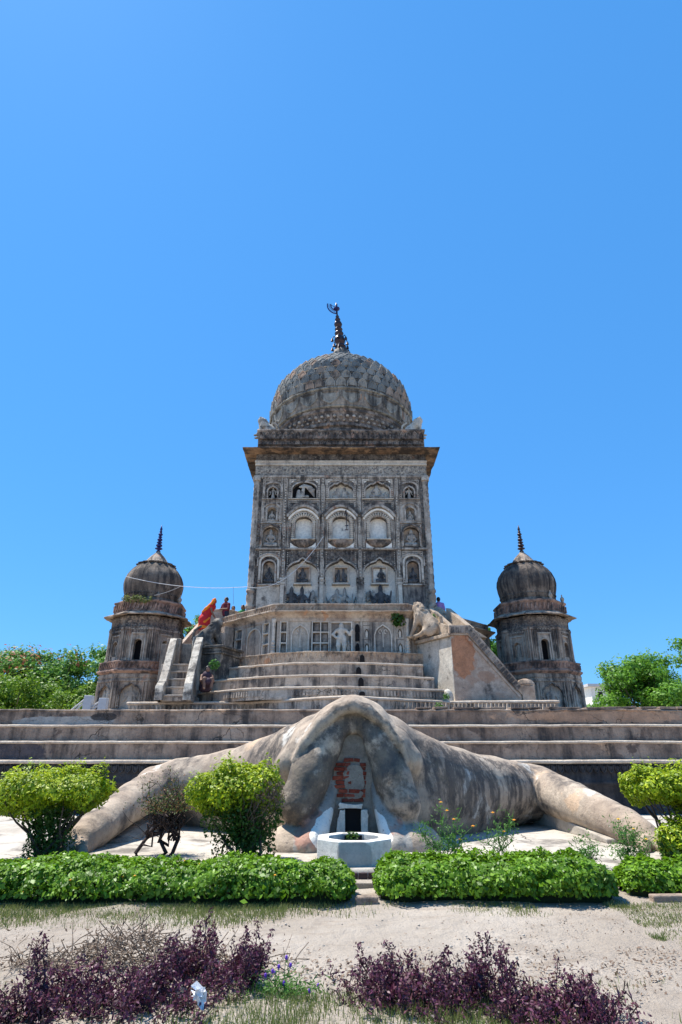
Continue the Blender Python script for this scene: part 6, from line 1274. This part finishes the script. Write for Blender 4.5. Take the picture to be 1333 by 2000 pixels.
# flowering weeds: thin stems, fine leaves, orange heads
def weed(label, px, py, D, tops, nl, fl='orange', spread=.22, mat='weed'):
    b0 = P(px, py, D); t = thing('flowering_weed', label, 'weed', (b0.x, D, max(.0, b0.z))); st = []; lp_ = []; heads = []
    for tx, ty in tops:
        tp = P(tx, ty, D); tp.y += .12*rng.normal(); w_ = wander((b0.x+.05*rng.normal(), D, max(.0, min(.15, b0.z))-.02), tp, 6, .025); st.append((w_, [.009, .008, .007, .006, .005, .004, .003])); heads.append(tp); lp_ += [w_[i].lerp(w_[i+1], f_) for i in range(1, 6) for f_ in (0, .5)]
        for _ in range(4):
            s0 = w_[rng.integers(2, 6)]; e_ = s0+Vector((rng.normal()*spread*.6, rng.normal()*spread*.4, .05+.16*rng.random())); w2 = wander(s0, e_, 3, .02); st.append((w2, [.005, .004, .003, .002])); lp_ += w2
    stems_mesh('stems', 'weed', st, t, 4); lp_ = np.array([tuple(q) for q in lp_]); p = lp_[rng.integers(len(lp_), size=nl)]+rng.normal(size=(nl, 3))*.045
    V1, F1 = leaf_quads(p, .05, .3, .28); np_obj('leaves', V1, F1, M[mat], t)
    if fl:
        for hd in heads[::2]:
            mb = MB()
            for k in range(8): a = 2*math.pi*k/8; mb.face([(hd.x, hd.y, hd.z), (hd.x+.02*math.cos(a-.35), hd.y+.02*math.sin(a-.35), hd.z+.012), (hd.x+.036*math.cos(a), hd.y+.036*math.sin(a), hd.z+.006), (hd.x+.02*math.cos(a+.35), hd.y+.02*math.sin(a+.35), hd.z+.012)])
            mb.sphere((hd.x, hd.y, hd.z+.008), .012, 6, 4); mb.build('flower_head', M[fl], t)
    return t
weed('tall thin weed with orange flowers right of the well', 862, 1690, 9.15, [(862, 1568), (830, 1610), (885, 1600), (905, 1578), (920, 1612), (845, 1640), (898, 1640), (812, 1605), (875, 1585)], 950)
weed('slim weed with orange flowers on the pale concrete floor', 975, 1684, 9.2, [(968, 1590), (998, 1580), (1003, 1602), (955, 1615), (985, 1625), (972, 1640)], 420)
weed('low feathery weed without flowers on the concrete floor edge', 1145, 1690, 9.2, [(1120, 1650), (1150, 1640), (1172, 1652), (1135, 1660), (1160, 1668)], 520, None)
weed('bushy feathery weed with yellow flowers beside the frog right foot', 1235, 1690, 9.25, [(1205, 1600), (1222, 1618), (1245, 1622), (1238, 1645), (1262, 1640), (1212, 1650), (1258, 1665)], 1300, 'yellow')
# purple bushes along the bottom edge
def purple(label, px, py, D, w, h, stems, dens, seed):
    b0 = PZ(px, py, 0.0); D = b0.y; t = thing('purple_bush', label, 'bush', (b0.x, D, 0), 'purple leaved bushes in the foreground'); st = []; lp_ = []; dr = []
    for k in range(stems):
        x = b0.x+w*(rng.random()-.5)*1.08*(.6+.4*rng.random()); y = D+.17*rng.normal(); hh = (.76*h)*((.28+.30*rng.random()) if rng.random() > .15 else (.6+.45*rng.random()))*(.55+.6*max(0, .5+vnoise(np.array([[x*3.1, seed, 0.]]))[0])); e_ = Vector((x+(x-b0.x)*.45+.05*rng.normal(), y+.09*rng.normal(), hh)); w_ = wander((x, y, -.02), e_, 5, .018); st.append((w_, [.006, .005, .005, .004, .003, .002]))
        n = int(dens*3.4*hh/.4)
        for i in range(n): f_ = .12+.88*rng.random()**.8; i0 = min(4, int(f_*5)); q_ = w_[i0].lerp(w_[i0+1], f_*5-i0); lp_.append(tuple(q_+Vector(rng.normal(size=3))*.03*(1.3-f_*.8)))
    stems_mesh('stems', 'dark_twig', st, t, 4); V1, F1 = leaf_quads(np.array(lp_), .031, .45, .42); np_obj('leaves', V1, F1, M['purple'], t); return t
for a in (('dark purple bush cut off by the lower left corner', 30, 1995, 0, .55, .20, 70, 26, 1), ('wide dark purple bush left of the dry twig heap', 190, 1965, 0, .75, .40, 130, 34, 2), ('dark purple bush in the middle of the left bed', 320, 1975, 0, .55, .34, 80, 30, 3), ('upright pointed purple bush left of the white litter', 362, 1915, 0, .26, .42, 60, 34, 4), ('tall purple bush with a long sprig right of the white litter', 455, 1925, 0, .36, .46, 90, 32, 5),
          ('small purple seedling at the left end of the right bed', 690, 1950, 0, .28, .16, 30, 24, 6), ('tall purple bush with spiky sprigs in the right bed', 800, 1955, 0, .62, .50, 130, 34, 7), ('thin purple bush with long sprigs in the middle of the right bed', 930, 1960, 0, .58, .50, 75, 26, 8), ('wide low purple bush in the right bed', 1075, 1990, 0, .68, .34, 140, 34, 9), ('low purple bush at the right end of the right bed', 1190, 2010, 0, .42, .22, 60, 26, 10)): purple(*a)
b0 = PZ(1243, 1998, 0); t = thing('purple_sprig', 'single purple leaved sprig standing apart near the lower right corner', 'plant', tuple(b0)); w_ = wander((b0.x, b0.y, -.02), (b0.x-.03, b0.y, .22), 5, .012); stems_mesh('stems', 'dark_twig', [(w_, .004)], t, 4)
V1, F1 = leaf_quads(np.array([tuple(w_[i].lerp(w_[i+1], f_)+Vector(rng.normal(size=3))*.02) for i in range(1, 5) for f_ in (0, .3, .6)]), .05, .3, .4); np_obj('leaves', V1, F1, M['purple'], t)
# heap of dry twigs behind the left purple bed
t0 = PZ(255, 1895, 0); t = thing('twig_heap', 'tangled heap of dry brown twigs behind the left purple bushes', 'twig heap', tuple(t0)); st = []
for _ in range(260):
    c = Vector((t0.x+.55*rng.normal(), t0.y+.14*rng.normal(), .05+.22*rng.random()*max(.1, 1))); d = Vector((rng.normal(), rng.normal()*.6, .55*rng.normal())).normalized()*(.10+.18*rng.random()); c.z *= max(.25, 1-abs(c.x-t0.x)/.9); st.append((wander(c-d, c+d, 4, .02), [.004, .004, .003, .003, .002]))
for px, py in ((40, 1870), (70, 1850), (230, 1830), (305, 1822), (170, 1845), (345, 1830), (440, 1850), (110, 1860)): tp = P(px, py, t0.y+.05*rng.normal()); st.append((wander((tp.x+.12*rng.normal(), t0.y, .0), tp, 5, .03), [.006, .005, .004, .003, .003, .002]))
stems_mesh('twigs', 'twig', st, t, 4); p = np.array([tuple(q[0][rng.integers(5)]) for q in st for _ in range(6)])+rng.normal(size=(len(st)*6, 3))*.04; p[:, 2] = np.abs(p[:, 2]); V1, F1 = leaf_quads(p, .03, .2, .4); np_obj('dead_leaves', V1, F1, M['dryleaf'], t)
b0 = PZ(398, 1925, 0.16); wr = MB(); cw = Vector((b0.x, b0.y-.12, .15))
for _ in range(14):
    d1, d2 = Vector(rng.normal(size=3)).normalized(), Vector(rng.normal(size=3)).normalized(); q_ = cw+Vector(rng.normal(size=3))*.014; e1 = .03+.02*rng.random(); q1, q2, q3, q4 = q_-d1*e1, q_+d2*e1*.8, q_+d1*e1, q_-d2*e1*.7; m_ = q_+d1.cross(d2)*.018
    for t_ in ((q1, q2, m_), (q2, q3, m_), (q3, q4, m_), (q4, q1, m_)): wr.face(t_)
tag(wr.build('crumpled_wrapper', M['paper']), 'crumpled white plastic wrapper caught in the left purple bushes', 'litter')
b0 = PZ(555, 1945, 0); t = thing('lavender_plant', 'small green plant with violet flower heads between the purple beds', 'plant', tuple(b0)); st = []; lp_ = []; mb = MB()
for px, py in ((519, 1905), (533, 1897), (545, 1888), (560, 1870), (568, 1885), (538, 1900), (622, 1925), (555, 1920), (553, 1945), (605, 1935)):
    tp = P(px, py, b0.y+.05*rng.normal()); w_ = wander((b0.x+.06*rng.normal(), b0.y, 0), tp, 4, .01); st.append((w_, [.004, .004, .003, .003, .002])); hb = MB(); hb.sphere(tp, (.011, .011, .016), 6, 4); hb.build('flower_head', M['violet'], t)
stems_mesh('stems', 'weed', st, t, 4); p = np.stack([b0.x+.14*rng.normal(size=900), b0.y+.07*rng.normal(size=900), np.abs(.06*rng.normal(size=900))], 1); V1, F1 = leaf_quads(p, .04, .2, .2); np_obj('leaves', V1, F1, M['weed'], t)
# grass
def grass(name, pts, h, w, mat):
    n = len(pts); a = 2*math.pi*rng.random(n); hh = h*(.5+.8*rng.random(n)); ln_ = rng.normal(size=(n, 2))*.35*h; dx = np.stack([np.cos(a)*w, np.sin(a)*w, 0*a], 1)
    mid = pts+np.stack([ln_[:, 0]*.35, ln_[:, 1]*.35, hh*.6], 1); tip = pts+np.stack([ln_[:, 0], ln_[:, 1], hh], 1); V = np.stack([pts-dx, pts+dx, mid+dx*.6, tip, mid-dx*.6], 1)
    b = 5*np.arange(n)[:, None]; F = np.concatenate([np.concatenate([b, b+1, b+2, b+4], 1), np.concatenate([b+4, b+2, b+3, b+3], 1)])
    Vr = V.reshape(-1, 3); tri = np.concatenate([np.concatenate([b, b+1, b+2], 1), np.concatenate([b, b+2, b+4], 1), np.concatenate([b+4, b+2, b+3], 1)]); return tag(np_obj(name, Vr, tri, M[mat]), kind='stuff')
def scatter(n, x0, x1, y0, y1, th, sc=1.2, off=0):
    p = np.stack([x0+(x1-x0)*rng.random(n), y0+(y1-y0)*rng.random(n), np.full(n, -.005)], 1); return p[fbm(p+off, sc, 3)+.15*rng.normal(size=n) > th]
def soft(p, y0, y1): k = np.clip((p[:, 1]-y0)/(y1-y0), 0, 1); return p[rng.random(len(p)) < k]
grass('grass_strip', np.concatenate([soft(scatter(30000, -6.5, -.6, 6.75, 7.75, -.05), 6.7, 7.6), soft(scatter(9000, -.6, 4.5, 7.2, 7.8, .1), 7.1, 7.75)]), .05, .004, 'dry_grass')
grass('grass_strip', scatter(26000, 3.0, 6.0, 5.2, 8.0, .12+0, 1.3, 5), .035, .004, 'dry_grass')
grass('grass_patch', np.concatenate([scatter(9000, 3.2, 4.6, 5.5, 6.4, .1, 1.5, 2), scatter(6000, 2.9, 3.6, 6.2, 6.8, .3, 2, 9)]), .05, .004, 'grass')
grass('foreground_grass', np.concatenate([scatter(2600, -2.6, 2.6, 4.4, 5.35, .1, 2.2), scatter(3500, -.9, 1.6, 4.4, 5.1, -.1, 2)]), .07, .003, 'dry_grass')
grass('foreground_grass', scatter(1600, -1.2, 1.6, 4.4, 5.05, .15, 2.4, 8), .085, .0035, 'grass')
grass('foot_grass', np.stack([P(185, 1670, 9.7).x+.28*rng.normal(size=700), 9.75+.06*rng.normal(size=700), np.full(700, .15)], 1), .04, .005, 'grass')
def pebbles():
    mb = MB()
    for _ in range(420):
        x, y = -3.5+7*rng.random(), 4.4+3.4*rng.random(); r = .006+.012*rng.random()**2; mb.sphere((x, y, r*.3), (r, r*.9, r*.6), 6, 3)
    tag(mb.build('pebbles', M['concrete'], None, smooth=True), kind='stuff')
pebbles()
p_ = scatter(5200, -3.2, 3.2, 4.3, 6.2, .12, 1.4, 3); p_[:, 2] = .012; V1, F1 = leaf_quads(p_, .028*(.5+rng.random(len(p_))), 2.5, .5); tag(np_obj('leaf_litter', V1, F1, M['dryleaf']), kind='stuff')
p_ = scatter(2600, -6, 6, 6.0, 7.8, .2, 1.4, 6); p_[:, 2] = .012; V1, F1 = leaf_quads(p_, .02*(.5+rng.random(len(p_))), 2.5, .5); tag(np_obj('leaf_litter', V1, F1, M['dryleaf']), kind='stuff')
# leaf tufts rooted in the masonry
def tuft(label, px, py, D, r, n, size, mat='hedge'):
    c = P(px, py, D); p, nr = shell_points(n, [((c.x, D-.06, c.z), r)], .4, .8); V1, F1 = leaf_quads(p, size, .3, .75, nr); t = thing('wall_plant', label, 'wall plant', tuple(c), 'plants rooted in the masonry'); np_obj('leaves', V1, F1, M[mat], t)
    stems_mesh('stems', 'bark', [(wander((c.x, D+.03, c.z), (c.x+r[0]*rng.normal()*.6, D-.1, c.z+r[2]*rng.normal()*.6), 3, .02), [.008, .006, .005, .003]) for _ in range(6)], t, 4)
tuft('bright leafy plant sprouting from the terrace wall under its parapet', 776, 1210, 24.95, (.30, .16, .34), 260, .13, 'topiary_low'); tuft('small leafy plant in the terrace wall step at the left end', 420, 1298, 23.6, (.25, .15, .2), 200, .09, 'weed')
tuft('tiny leafy plant on the low platform at the right', 858, 1380, 19.3, (.14, .08, .16), 90, .06, 'weed'); tuft('tiny leafy plant in the corner beside the white stair flank', 871, 1360, 21.9, (.13, .08, .13), 80, .06, 'weed'); tuft('tiny leafy plant between the lions', 846, 1204, 24.4, (.2, .1, .12), 90, .08, 'weed')
cL = shL.location; c = P(283, 1170, 26.9); tuft('scrubby grassy plant on the parapet of the left shrine', 270, 1171, 26.95, (.75, .15, .2), 700, .09, 'dry_grass')
# ================================================================ TREES
def tree(label, cx, cy, top, rx, mat, n, leaf, cols=26, trunk=.25, low=.25, blossom=0, name='leafy_tree', flat=.5, group=None, nrand=0):
    top *= 1.07; t = thing(name, label, 'tree', (cx, cy, 0), group); z0 = top*low; rz = (top-z0)/2; cz = (top+z0)/2; E = []
    for k in range(cols):
        d = rng.normal(size=3); d /= np.linalg.norm(d); q_ = .45+.5*rng.random(); s = rx*(.22+.16*rng.random()); E.append(((cx+d[0]*rx*q_, cy+d[1]*rx*q_*.8, cz+d[2]*(rz-s*flat)*q_), (s, s, s*flat)))
    p, nr = shell_points(n, E, .35, .75); V1, F1 = leaf_quads(p, leaf, .5, .5, nr); np_obj('crown', V1, F1, M[mat], t)
    if blossom:
        hi_ = sorted(E, key=lambda e_: -e_[0][2])[:max(4, cols//3)]; p, nr = shell_points(blossom, [(c_, (r_[0]*1.02, r_[1]*1.02, r_[2]*1.1)) for c_, r_ in hi_[:6]], .3, .3); V1, F1 = leaf_quads(p, leaf, .8, .6, nr); np_obj('blossoms', V1, F1, M['blossom'], t)
    fork = Vector((cx+.1*rng.normal(), cy, z0*.8)); st = [([Vector((cx, cy, -.1)), Vector((cx+.05, cy, z0*.4)), fork], [trunk, trunk*.8, trunk*.7])]
    for c_, r_ in E: st.append((wander(fork, c_, 4, .18), [trunk*.42, trunk*.3, trunk*.2, trunk*.12, trunk*.05]))
    stems_mesh('trunk', 'bark', st, t, 6); return t
def at(px, D): return P(px, 1350, D).x
def topz(py, D): return P(0, py, D).z
TG = 'trees behind the temple steps'
tree('tall feathery tree with orange blossom at the left edge', at(15, 46), 46, topz(1250, 46), 4.3, 'tree_a', 10000, .26, 28, .3, .3, 450, group=TG)
tree('tall feathery green tree with thin limbs left of the left shrine', at(108, 47), 47, topz(1258, 47), 4.6, 'tree_a', 15000, .25, 36, .3, .25, 120, group=TG)
tree('tall feathery green tree close behind the left shrine', at(190, 48), 48, topz(1268, 48), 4.6, 'tree_a', 13000, .26, 26, .28, .3, group=TG)
tree('rounded olive green tree at the left edge below the feathery trees', at(20, 34), 34, topz(1300, 34), 3.3, 'tree_b', 20000, .19, 30, .25, .2, 0, 'bushy_tree', .8, TG)
tree('rounded olive green tree next to the two concrete posts', at(88, 36), 36, topz(1325, 36), 2.1, 'tree_b', 12000, .18, 22, .2, .2, 0, 'bushy_tree', .8, TG)
tree('small bright olive bush tree behind the concrete posts', at(180, 33), 33, topz(1334, 33), 2.2, 'tree_b', 13000, .17, 22, .2, .2, 0, 'bushy_tree', .8, TG)
tree('large light green tree right of the right shrine with sky gaps', at(1255, 38), 38, topz(1276, 38), 3.2, 'tree_c', 14000, .22, 30, .28, .25, 0, 'leafy_tree', .55, TG)
tree('large light green tree cut off by the right edge', at(1330, 39), 39, topz(1244, 39), 3.5, 'tree_c', 15000, .22, 30, .3, .2, 0, 'leafy_tree', .55, TG)
tree('low light green tree nearest the right shrine', at(1180, 40), 40, topz(1335, 40), 1.5, 'tree_c', 5000, .2, 16, .16, .2, 0, 'leafy_tree', .7, TG)
tree('bright green tree seen between the right stair and the right shrine', at(958, 42), 42, topz(1226, 42), 1.9, 'tree_c', 7500, .24, 20, .2, .3, 0, 'leafy_tree', .8, TG)
tree('green tree seen between the left shrine and the woman', at(368, 50), 50, topz(1208, 50), 2.2, 'tree_a', 4500, .26, 18, .22, .3, 0, 'leafy_tree', .8, TG)
# ================================================================ SMALL THINGS
for i, (px, lab) in enumerate(((170.5, 'taller pale concrete post with a slanting strut at the left top of the steps'), (200, 'shorter pale concrete post with a slanting strut nearer the left shrine'))):
    D = 20.0; x = P(px, 1370, D).x; z1 = P(px, 1358 if i == 0 else 1363, D).z; t = thing('concrete_post', lab, 'post', (x, D, ZPL), 'concrete posts on the plinth')
    b = MB(); b.box(x-.135, x+.135, D, D+.25, ZPL, z1, .005); b.build('shaft', M['post'], t, bevel=.015)
    for dx, zz in ((.55, .02), (.40, -.08)): b = MB(); b.tube([(x-.12, D+.12, z1-.12+zz), (x-.1-dx, D+.12, ZPL)], .03, 6); b.build('strut', M['post'], t)
def cable(name, pts, r, mat, label):
    b = MB(); b.tube(pts, r, 6); tag(b.build(name, M[mat]), label, 'cable')
def sag(a, b, s, n=16): return [a.lerp(b, i/n)-Vector((0, 0, s*4*(i/n)*(1-i/n))) for i in range(n+1)]
a, b_, c_ = P(247, 1126, 26.9), P(482, 1146, 27.5), P(632, 1048, 27.78)
cable('white_cable', sag(a, b_, .25)+sag(b_, c_, .9)[1:], .013, 'cable', 'thin white cable sagging from the left shrine dome up to the tower front')
cable('thin_wire', sag(P(352, 1146, 27.0), P(302, 1163, 26.75), .05), .018, 'wire', 'short thin wire tied round the left shrine below its dome')
cable('hanging_wire', [P(456, 1147, 27.4), P(456.5, 1180, 27.6)], .008, 'wire', 'thin wire hanging straight down beside the man in maroon')
D = 95; t = thing('white_building', 'pale white flat roofed building far behind the trees right of the right shrine', 'building', (P(1160, 1370, D).x, D, 0)); xl, xr, zt_ = P(1158, 1370, D).x, P(1215, 1370, D).x, P(1160, 1336, D).z
b = MB(); b.box(xl, xr, D, D+8, 0, zt_-.4); b.build('wall', M['paint'], t); b = MB(); b.box(xl-.6, xr+.3, D-.6, D+8.4, zt_-.39, zt_); b.build('roof', M['post'], t); b = MB(); b.box(xl-2.2, xl-.05, D+1, D+7, 0, zt_-3); b.build('side_wing', M['paint'], t)
for i in range(3): b = MB(); b.box(xl+1+i*1.6, xl+1.8+i*1.6, D-.03, D+.1, zt_-2.6, zt_-1.2); b.build('window', M['dark'], t)
